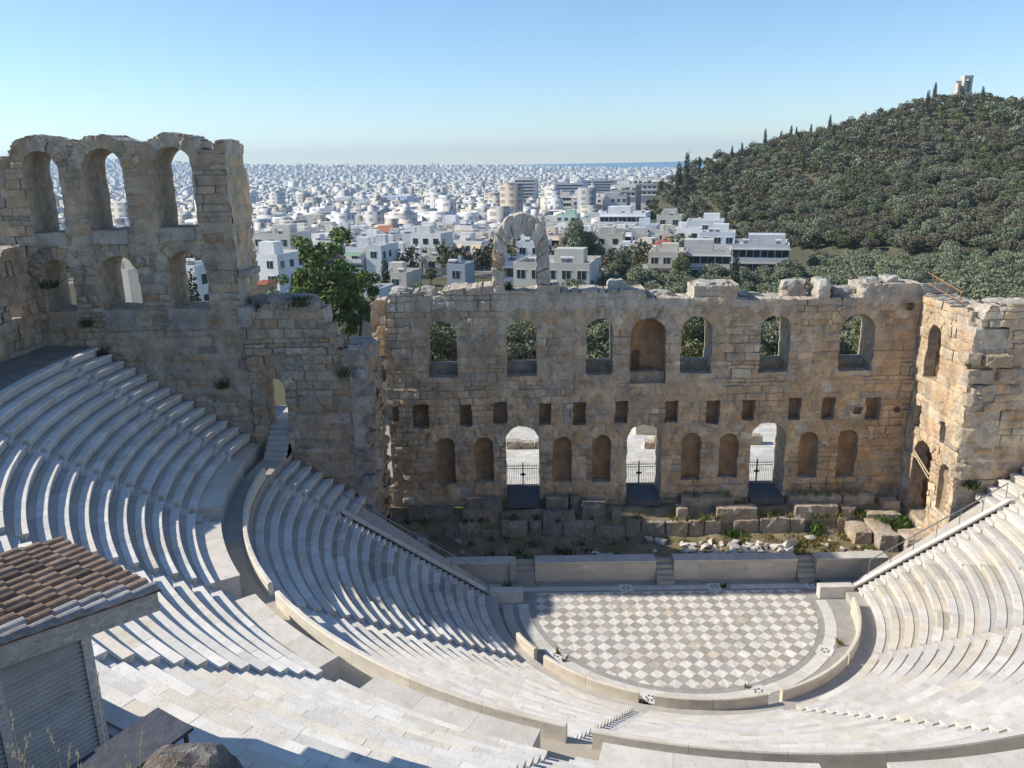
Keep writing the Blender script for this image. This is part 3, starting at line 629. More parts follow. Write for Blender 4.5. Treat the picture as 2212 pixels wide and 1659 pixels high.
# right wing: side wall facing the stage, and the front towards the seats
wing = empty('stone_side_wing', (22, 2.3, 2)); tag(wing, 'sunlit stone wing with an arched doorway closing the far end of the stage', 'ruined wall')
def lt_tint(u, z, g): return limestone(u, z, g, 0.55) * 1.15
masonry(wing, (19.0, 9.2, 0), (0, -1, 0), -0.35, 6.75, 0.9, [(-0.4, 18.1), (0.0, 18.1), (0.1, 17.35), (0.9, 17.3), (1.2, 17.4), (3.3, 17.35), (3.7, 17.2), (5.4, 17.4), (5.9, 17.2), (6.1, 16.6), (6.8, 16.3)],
        [('arch', 1.45, 3.2, 12.1, 15.75, 1.3, 7, (0.26, 0.18, 0.11)), ('rect', 0.75, 1.55, 8.3, 9.9, 0.5, 0, (0.30, 0.21, 0.13)), ('rect', 4.2, 4.85, 8.4, 9.8, 0.5, 0, (0.34, 0.24, 0.15)), ('arch', 1.3, 3.85, 2.4, 7.75, 1.9, 9, (0.16, 0.10, 0.06)), ('arch', 4.9, 6.0, 3.9, 7.25, 0.55, 7, (0.40, 0.31, 0.21))], 2.2, 41, lt_tint, 150, 0.15, rough=0.03, prot=0.025, joint=0.03, course=(0.5, 0.8), blen=(0.8, 1.8))
masonry(wing, (0, 2.42, 0), (1, 0, 0), 19.03, 31.0, 1.0, [(19.0, 16.0), (19.3, 16.3), (19.45, 17.3), (19.6, 17.75), (21.0, 17.85), (24, 17.9), (31, 17.5)], [('rect', 19.45, 20.95, 15.05, 16.5, 0.6, 0, (0.27, 0.20, 0.13))], 2.2, 43, lambda u, z, g: limestone(u, z, g, 0.5) * 1.08, 150, 0.15, rough=0.05, prot=0.05, joint=0.04, ends=False)
for k, (x0, x1, y0, y1, z0, z1) in enumerate([(18.6, 19.5, 2.1, 3.3, 14.2, 15.0), (19.6, 21.4, 1.9, 2.7, 14.1, 14.85), (18.7, 20.3, 2.0, 2.8, 13.1, 13.95), (20.6, 22.2, 2.0, 2.7, 13.2, 14.0), (18.8, 19.9, 2.0, 2.8, 11.6, 12.4), (19.2, 20.6, 2.05, 2.7, 12.4, 13.0), (18.75, 19.6, 2.0, 2.9, 9.2, 10.2), (18.7, 19.8, 1.95, 2.8, 6.9, 7.8)]):
    V, Fc = rough_block(np.random.default_rng(200 + k), x0, x1, y0, y1, z0, z1, 0.11); obj('broken_stone', V, Fc, M['stone'], wing, np.array((0.46, 0.39, 0.29)) * rng.uniform(0.85, 1.1))
m = MB(); m.tube((19.1, 8.9, 18.9), (19.6, 5.4, 18.1), 0.035, 6, (0.36, 0.19, 0.10)); m.tube((19.1, 8.9, 18.2), (19.6, 5.2, 17.45), 0.035, 6, (0.36, 0.19, 0.10))
for f in (0.25, 0.6, 0.95): p = Vector((19.1, 8.9, 18.9)).lerp(Vector((19.6, 5.4, 18.1)), f); m.tube(p, p - Vector((0, 0, 0.75)), 0.035, 5, (0.36, 0.19, 0.10))
o = m.build('rusty_rail', M['terracotta']); tag(o, 'rusty orange rail on top of the sunlit stone wing', 'railing')
for k, (p, q) in enumerate([((18.95, 7.7, 6.75), (18.9, 5.3, 5.9)), ((18.95, 7.7, 6.55), (18.9, 5.3, 5.6)), ((18.95, 7.9, 6.35), (18.95, 7.1, 6.35))]):
    m = MB(); m.tube(p, q, 0.045, 6, (0.55, 0.46, 0.30)); o = m.build('scaffold_pole', M['wood']); tag(o, 'pale pole braced across the doorway of the sunlit stone wing', 'pole', 'poles in the doorway')

# ------------------------------------------------------------------ stage: front, ground, terraces, rubble
front = empty('stage_front', (0.7, 2.1, 0)); tag(front, 'low marble stage front with cornice and three small flights of steps', 'stage')
STX = [(-8.81, -7.6), (0.3, 1.42), (9.43, 10.57)]
segs = [(-13.4, -8.83), (-7.58, 0.28), (1.44, 9.41), (10.59, 15.2)]
for a, b in segs:
    n = max(2, round((b - a) / 1.5)); e = np.linspace(a, b, n + 1)
    for p, q in zip(e[:-1], e[1:]): box_obj('front_panel', p + 0.004, q - 0.004, 2.16, 2.6, 0.12, 1.30, M['marble'], front, tuple(np.array((0.60, 0.54, 0.45)) * rng.uniform(0.88, 1.08)))
    box_obj('plinth', a, b, 2.08, 2.6, 0.0, 0.12, M['marble'], front, (0.40, 0.37, 0.32)); box_obj('moulding', a, b, 2.10, 2.6, 1.30, 1.40, M['marble'], front, (0.50, 0.46, 0.40))
    n = max(2, round((b - a) / 1.9)); e = np.linspace(a, b, n + 1)
    for p, q in zip(e[:-1], e[1:]): box_obj('cornice_slab', p + 0.004, q - 0.004, 2.03, 2.95 + rng.uniform(-0.06, 0.06), 1.40, 1.54 + rng.uniform(-0.008, 0.01), M['marble'], front, tuple(np.array((0.56, 0.53, 0.48)) * rng.uniform(0.9, 1.08)))
for a, b in STX:
    for k in range(5): box_obj('step', a + 0.01, b - 0.01, 1.62 + 0.24 * k, 2.9, 0.27 * k + 0.0, 0.27 * (k + 1) - 0.004, M['marble'], front, tuple(np.array((0.42, 0.39, 0.34)) * rng.uniform(0.8, 1.1)))
for x in (-9.0, 10.8): box_obj('pilaster', x - 0.2, x + 0.2, 1.98, 2.7, 0.0, 1.56, M['marble'], front, (0.50, 0.45, 0.38))
def grid(x0, x1, y0, y1, nx, ny, fz):
    xs, ys = np.meshgrid(np.linspace(x0, x1, nx + 1), np.linspace(y0, y1, ny + 1), indexing='ij'); P = np.c_[xs.ravel(), ys.ravel()]
    i, j = np.meshgrid(np.arange(nx), np.arange(ny), indexing='ij'); a = (i * (ny + 1) + j).ravel(); q = np.stack([a, a + ny + 1, a + ny + 2, a + 1], 1)
    return np.c_[P, fz(P)], q
def stage_z(P):
    z = 0.88 + 0.10 * vnoise(P, 1.4, 3) + 0.05 * vnoise(P, 0.5, 4)
    z = z + 1.05 * np.clip((P[:, 1] - 7.1) / 0.25, 0, 1) + 0.45 * np.clip((P[:, 1] - 7.9) / 0.4, 0, 1)
    return z - 0.3 * np.clip((-1.5 - P[:, 0]) / 3, 0, 1) * np.clip((6.9 - P[:, 1]) / 2, 0, 1)
V, q = grid(-18.2, 19.5, 2.5, 9.6, 130, 36, stage_z); o = obj('stage_ground', V, q, M['earth'], None, None, True); o['kind'] = 'structure'
terr = empty('ruined_terrace', (0, 7, 0.9)); tag(terr, 'low ruined terrace of squared stones along the foot of the stage wall', 'ruin')
rs = np.random.default_rng(55); x = -17.3
while x < 15.6:
    L = rs.uniform(0.7, 2.3); tall = rs.uniform(0.95, 1.13) if rs.random() < 0.8 else rs.uniform(0.4, 0.8); y0 = 6.98 + rs.uniform(-0.08, 0.08)
    if not (11.6 < x < 12.9) and rs.random() < 0.9: V, Fc = rough_block(rs, x, x + L - rs.uniform(0.02, 0.12), y0, 7.7, 0.7, 0.9 + tall, 0.07); obj('terrace_stone', V, Fc, M['stone'], terr, np.array((0.42, 0.37, 0.30) if x > 1.5 else (0.33, 0.30, 0.26)) * rs.uniform(0.8, 1.1))  # sunlit end of the row lightened, shaded end darkened in the colour
    x += L
def sb(lab, x0, x1, y0, y1, z0, z1, t=(0.36, 0.32, 0.26), j=0.06, cat='stone block'):
    V, Fc = rough_block(rs, x0, x1, y0 + rs.uniform(-0.1, 0.1), y1, z0 - 0.3, z1 + rs.uniform(-0.08, 0.05), j + 0.015); o = obj('squared_stone', V, Fc, M['stone'], None, np.array(t)); tag(o, lab, cat, 'squared stones on the stage terrace'); return o
blocks = [('long squared stone at the foot of the terrace right of the middle doorway', 2.6, 2.6 + 0.8, 7.35, 8.3, 1.95, 2.75), ('long weathered stone under the niches between middle and far doorways', 3.1, 6.9, 8.3, 9.1, 1.95, 3.15), ('squared stone slab in front of the niches beside the far doorway', 5.4, 8.3, 7.3, 8.2, 1.95, 2.7), ('long stone on the terrace just right of the far doorway', 10.9, 14.0, 7.25, 8.1, 1.95, 2.8), ('long upper stone under the last two niches', 10.8, 14.6, 8.35, 9.1, 1.95, 3.15), ('upper stone nearest the sunlit corner of the wall', 14.65, 17.0, 8.3, 9.1, 1.95, 3.1), ('tilted small block between terrace stones below the last niches', 14.2, 15.2, 7.4, 8.2, 1.95, 2.65), ('squared block beside the doorway of the sunlit wing', 17.2, 18.4, 7.6, 8.5, 1.95, 3.0), ('flat block below the doorway of the sunlit wing', 15.9, 18.2, 6.8, 7.6, 1.4, 2.4),
          ('shaded square block between the near and middle doorways', -4.1, -2.4, 7.7, 8.7, 1.9, 3.1), ('rough shaded stone under the niches left of the shaded square block', -6.6, -5.0, 8.2, 9.05, 1.9, 3.3), ('white topped stone leaning under the niche', -4.9, -4.1, 8.3, 9.0, 1.9, 3.35), ('long shaded stone on the terrace below the niches', -6.9, -4.6, 7.2, 7.9, 1.9, 2.6), ('small upright block beside the middle doorway', -2.0, -1.3, 7.25, 7.9, 1.9, 2.75), ('shaded stacked stone left of the near doorway', -12.6, -10.1, 7.5, 8.6, 1.9, 2.75), ('shaded upper stone left of the near doorway', -12.4, -9.8, 8.3, 9.1, 1.9, 3.2), ('long stone in the shaded stage corner', -16.6, -13.2, 7.6, 8.8, 1.9, 2.7), ('broad sunlit stone slab at the foot of the wing', 17.2, 19.6, 3.6, 5.4, 0.8, 2.0), ('long pale stone running from the terrace towards the railing', 15.6, 16.9, 4.2, 7.0, 0.8, 2.1), ('second pale stone beside the long pale stone', 14.3, 15.5, 5.1, 7.0, 0.7, 1.9)]
for l, *b in blocks: sb(l, *b, t=np.array((0.48, 0.42, 0.34)) * rs.uniform(0.85, 1.1) if b[0] > 2 else np.array((0.28, 0.26, 0.22)) * rs.uniform(0.85, 1.15))  # sun and shade put into the tone: pale on the lit side
# marble fragments
protos = []
for k in range(9):
    V, Fc = stone_poly(np.random.default_rng(500 + k), (rs.uniform(0.5, 1.0), rs.uniform(0.35, 0.6), rs.uniform(0.28, 0.5)), n=12); me = make_mesh('marble_fragment', V, Fc, np.array((0.62, 0.59, 0.55)) * rs.uniform(0.85, 1.1)); me.materials.append(M['marble']); protos.append(me)
def frag(x, y, s, k, lab, grp, tilt=0.4):
    o = bpy.data.objects.new('marble_fragment', protos[k % 9]); COL.objects.link(o)
    o.location = (x, y, stage_z(np.array([[x, y]]))[0] - 0.05 * s); o.rotation_euler = (rs.uniform(-tilt, tilt), rs.uniform(-tilt, tilt), rs.uniform(0, 6.3)); o.scale = (s, s, s)
    tag(o, lab, 'stone', grp); return o
spots = []
for _ in range(400):
    x, y = rs.uniform(2.6, 9.9), rs.uniform(3.5, 5.7)
    if all((x - a) ** 2 + (y - b) ** 2 > 0.42 ** 2 for a, b in spots): spots.append((x, y))
    if len(spots) >= 46: break
for k, (x, y) in enumerate(spots): frag(x, y, rs.uniform(0.55, 1.15), k, 'broken white marble fragment in the heap behind the stage front', 'marble rubble heap')
o = frag(9.7, 5.0, 1.6, 3, 'tallest pointed white marble fragment standing at the end of the heap', 'marble rubble heap', 0.1); o.rotation_euler = (1.45, 0.1, 0.6); o.location.z += 0.3
for k, (x, y) in enumerate([(11.6, 6.0), (12.3, 5.2), (12.9, 5.7), (13.2, 4.4), (14.4, 4.6), (14.8, 3.9), (11.9, 3.6)]): frag(x, y, rs.uniform(0.6, 1.0), k + 2, 'scattered pale stone on the weedy ground beyond the marble heap', 'scattered stones', 0.2)
for k, (x, y) in enumerate([(-4.6, 4.3), (-3.9, 3.9), (-3.1, 3.7), (-2.5, 4.2), (-3.4, 4.9), (1.2, 5.6), (0.6, 4.6), (-12.9, 6.3), (-12.4, 5.1), (-11.9, 4.1), (-12.6, 3.6), (0.4, 6.2)]): frag(x, y, rs.uniform(0.5, 1.1), k, 'loose marble fragment lying in the shaded part of the stage', 'loose shaded fragments', 0.25)
V, Fc = rough_block(rs, -15.6, -14.8, 4.4, 5.1, 0.7, 2.0, 0.1); tag(obj('carved_stone', V, Fc, M['marble'], None, np.array((0.5, 0.46, 0.4))), 'upright carved stone in the shade beside the sloping handrail', 'stone')
M['ramp'] = mat('ramp_sheet', None, 0.6, 0.15, 2.0, fine=0.1)
# ------------------------------------------------------------------ doorways: dark ramps and gates
for (a, b), lab in zip([(-9.46, -7.02), (-0.76, 1.70), (8.07, 10.55)], ['nearest the ruined side wall', 'in the middle doorway', 'nearest the sunlit wing']):
    o = box_obj('ramp', a + 0.05, b - 0.05, 8.5, YW + 2.6, 2.45, 2.93, M['ramp'], None, (0.10, 0.105, 0.115)); tag(o, 'dark metal ramp in the stage doorway ' + lab.replace('in the middle doorway', 'at the centre'), 'ramp', 'doorway ramps')
    box_obj('ramp_leg', a + 0.4, b - 0.4, 8.6, 8.8, 1.2, 2.45, M['metal'], o)
    gt = empty('gate', ((a + b) / 2, YW + 2.2, 2.93)); tag(gt, 'dark barred metal gate in the stage doorway ' + lab.replace('in the middle doorway', 'at the centre'), 'gate', 'doorway gates')
    y = YW + 2.25; w2 = b - a; n = 17
    for k in range(n + 1):
        x = a + 0.06 + (w2 - 0.12) * k / n; m = MB(); m.tube((x, y, 2.98), (x, y, 4.75), 0.013, 5); m.build('bar', M['metal'], gt)
    for z in (3.0, 4.35, 4.55): m = MB(); m.box(a + 0.05, b - 0.05, y - 0.02, y + 0.02, z - 0.02, z + 0.02); m.build('cross_rail', M['metal'], gt)
    m = MB(); m.box((a + b) / 2 - 0.035, (a + b) / 2 + 0.035, y - 0.035, y + 0.035, 2.98, 4.85); m.build('meeting_stile', M['metal'], gt)
    m = MB(); m.box((a + b) / 2 - 0.2, (a + b) / 2 + 0.2, y - 0.06, y + 0.06, 3.82, 3.92); m.box((a + b) / 2 - 0.06, (a + b) / 2 + 0.06, y - 0.07, y + 0.07, 3.76, 3.98); m.build('lock', M['metal'], gt)
# plaza behind the wall
o = box_obj('plaza', -70, 50, YW + TW + 0.3, 34, 1.0, 2.86, M['mortar']); o['kind'] = 'structure'; plaza = o
for (a, b) in [(-11, -6), (-1.5, 4.6), (8.3, 15.2)]:
    y = 11.95
    while y < 28.5:
        d = rs.uniform(0.55, 0.8); x = a + rs.uniform(-0.5, 0)
        while x < b:
            L = rs.uniform(0.7, 1.5); box_obj('paving_slab', x, x + L - 0.02, y, y + d - 0.02, 2.80, 2.885 + rs.uniform(-0.004, 0.004), M['marble'], plaza, tuple(np.array((0.66, 0.64, 0.60)) * rs.uniform(0.86, 1.08))); x += L
        y += d
for lab, x0, x1, y0, y1, z1, c in [('row of rough stone blocks on the plaza seen through the nearest doorway', -9.6, -8.35, 19.6, 20.5, 3.6, 0), ('stone block ending the row seen through the nearest doorway', -8.3, -7.2, 19.6, 20.4, 3.5, 0), ('small stone at the edge of the nearest doorway view', -7.15, -6.3, 19.7, 20.5, 3.55, 0), ('stacked pale stones on the plaza through the middle doorway', 2.1, 3.9, 19.2, 20.1, 3.5, 1), ('top stone of the stack through the middle doorway', 2.9, 3.8, 19.3, 20.0, 3.9, 1), ('stone block on the plaza through the far doorway', 10.9, 12.3, 19.8, 20.6, 3.7, 0)]:
    V, Fc = rough_block(rs, x0, x1, y0, y1, 2.86 if 'top' not in lab else 3.5, z1, 0.05); tag(obj('plaza_stone', V, Fc, M['stone'], None, np.array((0.46, 0.40, 0.32) if not c else (0.55, 0.5, 0.42))), lab, 'stone block')
o = empty('low_wall', (3, 23, 2.88)); tag(o, 'low cream planter wall on the plaza through the middle doorway', 'wall'); box_obj('front', 2.2, 4.9, 22.9, 23.2, 2.88, 4.0, M['marble'], o, (0.6, 0.55, 0.45)); box_obj('back', 1.9, 5.2, 24.6, 24.9, 2.88, 4.3, M['marble'], o, (0.6, 0.55, 0.45)); box_obj('side', 1.9, 2.2, 22.9, 24.6, 2.88, 4.2, M['marble'], o, (0.6, 0.55, 0.45))
# ------------------------------------------------------------------ terrain, sea
def ground(P):
    x, y = P[:, 0], P[:, 1]
    b = np.interp(y, [-150, 10, 12, 35, 110, 160, 200, 350, 600, 1000, 1500, 3500, 6000, 6600, 9000], [-3, -3, 2.4, 2.4, 1.8, -0.5, -3, -9, -16, -26, -34, -38, -42, -80, -95])
    ridge = np.interp(x, [-6000, -3500, -2840, -1900, -1000, 0, 600, 1500], [150, 130, 100, 46, 24, 6, -20, -42])
    b = b + (ridge + 40) * np.clip((ridge + 40) / 10, 0, 1) * np.exp(-((y - 5600) / 1150.0) ** 2) * (x < 1500)
    hr = np.interp(x, [30, 50, 70, 88, 108, 136, 167, 190, 215, 240, 260, 290, 400, 700], [-70, -20, 9, 20, 26, 35, 41, 46, 53.5, 51.5, 44.5, 41.0, 38, 25])
    yf = np.interp(x, [40, 60, 90, 120, 200, 400], [390, 330, 230, 175, 140, 130]); yr = 405.0
    s = np.clip((y - yf) / (yr - yf), 0, 1); s = s * s * (3 - 2 * s) * 0.5 + s * 0.5
    zf = np.interp(y, [100, 160, 250, 350, 420], [2, 1, -4, -9, -11]); hz = zf + (hr - zf) * s
    hz = np.where(y > yr, hr - (y - yr) * 0.35, hz); hz = np.where(y < yf, -999, hz)
    hz = hz + 1.2 * vnoise(P, 26, 9) * (s > 0.05)
    return np.maximum(b, hz)
def gz(x, y): return float(ground(np.array([[x, y]], float))[0])
ys = np.r_[np.linspace(-150, 12, 12), np.linspace(13, 60, 14), np.linspace(65, 600, 110), np.geomspace(620, 9000, 60)]
uu = np.linspace(-1, 1, 181); Vg = []
for y in ys: Vg.append(np.c_[np.where(uu < 0, uu * (140 + 1.05 * max(y, 0)), uu * (140 + 1.2 * max(y, 0))), np.full(181, y)])
Vg = np.concatenate(Vg); n = 181; a = (np.arange(len(ys) - 1)[:, None] * n + np.arange(n - 1)[None]).ravel()
M['land'] = mat('land', None, 1.0, 0.3, 0.02, [(0.06, 0.62, 0.72, (0.26, 0.20, 0.12), 0.6)], 0, spec=0.05)
zg = ground(Vg); bz = np.interp(Vg[:, 1], [160, 200, 350, 600, 1000, 1500, 3500], [-0.5, -3, -9, -16, -26, -34, -38]); town = (Vg[:, 1] > 150) & (zg - bz < 1.0) & ~((Vg[:, 0] > 45) & (Vg[:, 1] < 400)) | (Vg[:, 1] > 900)
o = obj('ground', np.c_[Vg, zg], np.stack([a, a + 1, a + n + 1, a + n], 1), M['land'], None, np.where(town[:, None], np.array((0.36, 0.34, 0.31)), np.array((0.115, 0.11, 0.07))), True); o['kind'] = 'structure'
o = obj('sea', np.array([(-70000, 5600, -78), (70000, 5600, -78), (70000, 75000, -78), (-70000, 75000, -78)]), [(0, 1, 2, 3)], M['sea']); o['kind'] = 'structure'

# ------------------------------------------------------------------ trees
def leaf_cloud(rs, n, lobes, leaf, cols, up=0.15):
    """quads scattered through the shells of a set of lobes (cx,cy,cz,r,squash)"""
    L = np.array(lobes); wgt = L[:, 3] ** 2; k = rs.choice(len(L), n, p=wgt / wgt.sum())
    d = rs.normal(size=(n, 3)); d /= np.linalg.norm(d, axis=1)[:, None]
    rad = L[k, 3] * np.clip(1 - np.abs(rs.normal(0, 0.22, n)), 0.2, 1.06)
    P = L[k, :3] + d * rad[:, None] * np.c_[np.ones(n), np.ones(n), L[k, 4]]
    nrm = d * 0.6 + rs.normal(size=(n, 3)) * 0.7; nrm[:, 2] += up; nrm /= np.linalg.norm(nrm, axis=1)[:, None]
    t = np.cross(nrm, rs.normal(size=(n, 3))); t /= np.linalg.norm(t, axis=1)[:, None]; b = np.cross(nrm, t)
    s = leaf * rs.uniform(0.6, 1.35, n); t = t * s[:, None]; b = b * (s * rs.uniform(0.45, 0.8, n))[:, None]
    V = np.stack([P - t, P - b * 0.9, P + t, P + b], 1).reshape(-1, 3)
    lobec = rs.uniform(0.75, 1.25, len(L))
    cols = np.array(cols); c = cols[rs.integers(0, len(cols), n)] * (lobec[k] * rs.uniform(0.7, 1.3, n))[:, None]
    return V, np.arange(4 * n).reshape(-1, 4), np.repeat(c, 4, 0)
def lobes_round(rs, n, rx, rz, cz, r):
    out = []
    for _ in range(n):
        d = rs.normal(size=3); d /= np.linalg.norm(d); q = rs.uniform(0.35, 0.8); out.append((d[0] * rx * q, d[1] * rx * q, cz + d[2] * rz * q, r * rs.uniform(0.6, 1.15), 0.8))
    return out
PINE = [(0.15, 0.142, 0.088), (0.165, 0.15, 0.105), (0.13, 0.13, 0.072), (0.155, 0.13, 0.085)]
OLIVE = [(0.205, 0.225, 0.135), (0.165, 0.195, 0.105), (0.235, 0.25, 0.17)]
GREEN = [(0.14, 0.20, 0.05), (0.11, 0.165, 0.04), (0.18, 0.23, 0.07)]
DARK = [(0.05, 0.065, 0.04), (0.06, 0.075, 0.042)]
GOLD = [(0.22, 0.17, 0.05), (0.16, 0.15, 0.05)]
def tree_proto(kind, seed):
    rs = np.random.default_rng(seed); big = 1
    if kind == 'pine': V, Fc, t = leaf_cloud(rs, 2800, lobes_round(rs, 17, 2.9, 1.8, 3.6, 1.35), 0.20, PINE if seed % 3 else [(0.115, 0.14, 0.065), (0.15, 0.155, 0.07)]); H = 4.0; tr = 0.18
    elif kind == 'olive': V, Fc, t = leaf_cloud(rs, 3200, lobes_round(rs, 16, 2.3, 1.3, 2.4, 1.05), 0.145, OLIVE); H = 2.6; tr = 0.18
    elif kind == 'olive_near': V, Fc, t = leaf_cloud(rs, 9000, lobes_round(rs, 30, 2.9, 3.0, 6.2, 1.15), 0.14, OLIVE if seed % 2 else [(0.14, 0.155, 0.07), (0.18, 0.17, 0.07), (0.15, 0.165, 0.10)]); H = 5.2; tr = 0.25
    elif kind == 'broad': V, Fc, t = leaf_cloud(rs, 7500, lobes_round(rs, 46, 3.7, 5.6, 9.0, 0.85), 0.16, GREEN); H = 8.0; tr = 0.28
    elif kind == 'cypress':
        lb = [(rs.normal(0, 0.18), rs.normal(0, 0.18), z, (0.35 + 0.95 * math.sin(math.pi * min(1, (1 - z / 13.5) * 0.95 + 0.06)) ** 0.7), 1.7) for z in np.linspace(0.9, 12.9, 18)]
        V, Fc, t = leaf_cloud(rs, 1500, lb, 0.26, DARK, 0.4); H = 8; tr = 0.15
    else: V, Fc, t = leaf_cloud(rs, 900, lobes_round(rs, 9, 1.0, 0.7, 0.8, 0.65), 0.14, OLIVE + GREEN[:1]); H = 0.8; tr = 0.05
    root = empty(kind); root['tmp'] = 1
    me = make_mesh('crown', V, Fc, t); me.materials.append(M['leaf']); c = bpy.data.objects.new('crown', me); COL.objects.link(c); c.parent = root
    m = MB(); k = 5; px = np.array((0.0, 0, -0.6))
    for s in range(k):
        q = np.array((rs.normal(0, 0.10) * s, rs.normal(0, 0.10) * s, H * (s + 1) / k)); m.tube(px, q, tr * (1 - 0.13 * s), 6, None, tr * (1 - 0.13 * (s + 1))); px = q
    for s in range(5):
        a = rs.uniform(0, 6.28); z0 = H * rs.uniform(0.5, 0.9); m.tube((0, 0, z0), (math.cos(a) * 1.4, math.sin(a) * 1.4, z0 + 1.2), tr * 0.45, 5, None, tr * 0.15)
    me = m.build('trunk', M['bark']); me.parent = root
    return root
PR = {k: [tree_proto(k, 40 + 7 * i + s) for i in range(s_)] for s, (k, s_) in enumerate([('pine', 6), ('olive', 5), ('olive_near', 4), ('broad', 2), ('cypress', 3), ('shrub', 3)])}
usedp = set()
def plant(kind, x, y, z, s, lab, group, name, cat='tree', tint=None, rs=rng):
    i = int(rs.integers(0, len(PR[kind]))); p = PR[kind][i]; sx = s * rs.uniform(0.9, 1.1); sc_ = (sx, sx, s * rs.uniform(0.88, 1.15))
    o = dup(p, None, (x, y, z), rs.uniform(0, 6.28), sc_)
    if 'tmp' in o: del o['tmp']
    o.name = name; tag(o, lab, cat, group); return o
# olive trees close behind the stage wall, seen through its windows
for k, (x, y, s) in enumerate([(-17.5, 31, 1.0), (-14.2, 34, 1.05), (-8.8, 31, 1.0), (-5.6, 33.5, 1.1), (0.0, 33, 0.95), (3.2, 35, 0.9), (9.5, 33, 1.1), (12.5, 34.5, 1.05), (18.0, 32.5, 1.05), (21.2, 34, 1.0), (27.0, 32, 1.1), (30.2, 33.5, 1.1), (-15.8, 37, 0.95), (-18.5, 42, 0.95), (-14.5, 44, 0.95), (-10.5, 44, 0.95), (-6.5, 42, 0.95), (-1.0, 45, 0.95), (3.5, 43, 0.92), (9.5, 42, 0.92), (15.0, 42, 0.92), (22.5, 43, 0.92), (33.0, 42, 0.92)]):
    plant('olive_near', x, y, 2.6, s, 'grey green olive tree behind the stage wall, seen through a window', 'olive trees behind the stage wall', 'olive_tree')
# the grove beyond, on the right
rs = np.random.default_rng(77); pts = []
for _ in range(9000):
    y = rs.uniform(40, 150); x = rs.uniform(0, 150)
    q = proj((x, y, 6))
    if q[0] < 560 + (y < 60) * 60 or q[0] > 1060: continue
    if 118 < y and q[0] < 820: continue
    if all((x - a) ** 2 + (y - b) ** 2 > 4.3 ** 2 for a, b in pts): pts.append((x, y))
pts.sort(key=lambda p: p[1])
for x, y in pts[:290]: plant('olive', x, y, gz(x, y) - 0.2, rs.uniform(0.9, 1.35), 'silvery olive tree in the grove between the stage wall and the hill', 'olive grove', 'olive_tree', rs=rs)
# wooded hill
hp = []
for _ in range(34000):
    y = rs.uniform(128, 418); x = rs.uniform(40, 360)
    q = proj((x, y, gz(x, y)))
    if q[0] > 1050 or q[0] < 640: continue
    yf = np.interp(x, [40, 60, 90, 120, 200, 400], [390, 330, 230, 175, 140, 130])
    if y < yf - 4: continue
    if abs(x - 249) < 9 and y > 385: continue
    if q[0] < 835 and y < 190 - (q[0] - 640) * 0.05: continue
    dmin = 4.3 + (y - 130) * 0.003
    if all((x - a) ** 2 + (y - b) ** 2 > dmin ** 2 for a, b in hp[-900:]): hp.append((x, y))
hp.sort(key=lambda p: p[1]); print('hill trees', len(hp), 'grove', len(pts))
for k, (x, y) in enumerate(hp[:290]):
    t = rs.random(); kind = 'pine' if t < 0.7 else 'olive'
    plant(kind, x, y, gz(x, y) - 0.3, rs.uniform(0.95, 1.45) * (1 if kind == 'pine' else 1.4), 'round grey green tree in the wood on the lower hillside', 'hillside wood', 'hill_tree', rs=rs)
Vs = []; Fs = []; Ts = []; off = 0
fp = []
for i in range(10):
    r2 = np.random.default_rng(900 + i); cols = [PINE, PINE, PINE, OLIVE, [(0.15, 0.15, 0.07), (0.13, 0.13, 0.05)]][i % 5]
    fp.append(leaf_cloud(r2, 520, lobes_round(r2, 11, 3.0, 1.9, 3.2, 1.45), 0.35, cols))
for x, y in hp[290:]:
    V, Fc, t = fp[int(rs.integers(0, 10))]; a = rs.uniform(0, 6.28); s = rs.uniform(0.85, 1.35); ca, sa = math.cos(a) * s, math.sin(a) * s
    Vs.append(np.c_[V[:, 0] * ca - V[:, 1] * sa + x, V[:, 0] * sa + V[:, 1] * ca + y, V[:, 2] * s + gz(x, y) - 0.4]); Fs.append(Fc + off); Ts.append(t * rs.uniform(0.8, 1.2)); off += len(V)
o = obj('hill_forest', np.concatenate(Vs), np.concatenate(Fs), M['leaf'], None, np.concatenate(Ts)); tag(o, 'dense grey green wood covering the upper hillside', 'wood', kind='stuff')
for k, (px, y, s) in enumerate([(1467, 372, 1.25), (1484, 378, 1.3), (1436, 350, 0.85), (1511, 398, 0.8), (1649, 400, 1.0), (1683, 400, 0.75), (1704, 402, 0.8), (1715, 400, 0.7), (1746, 400, 0.7), (1785, 400, 0.85), (1859, 402, 0.65), (2001, 404, 0.95), (2107, 404, 0.7), (1988, 385, 1.0), (2060, 380, 0.9), (2102, 384, 1.0), (1900, 390, 0.7), (1560, 380, 0.6), (1580, 401, 0.75), (1601, 403, 0.65), (1735, 330, 0.8), (1795, 372, 0.8)]):
    p = atY(px, 360, y); z = gz(p[0], y)
    plant('cypress', p[0], y, z - 0.3, s * (0.78 if k > 1 else 1.0), 'dark slender cypress on the ridge of the wooded hill' if k > 1 else 'tallest dark cypress pair at the foot of the hill beside the white houses', 'ridge cypresses' if k > 1 else 'tall cypress pair', 'cypress_tree')
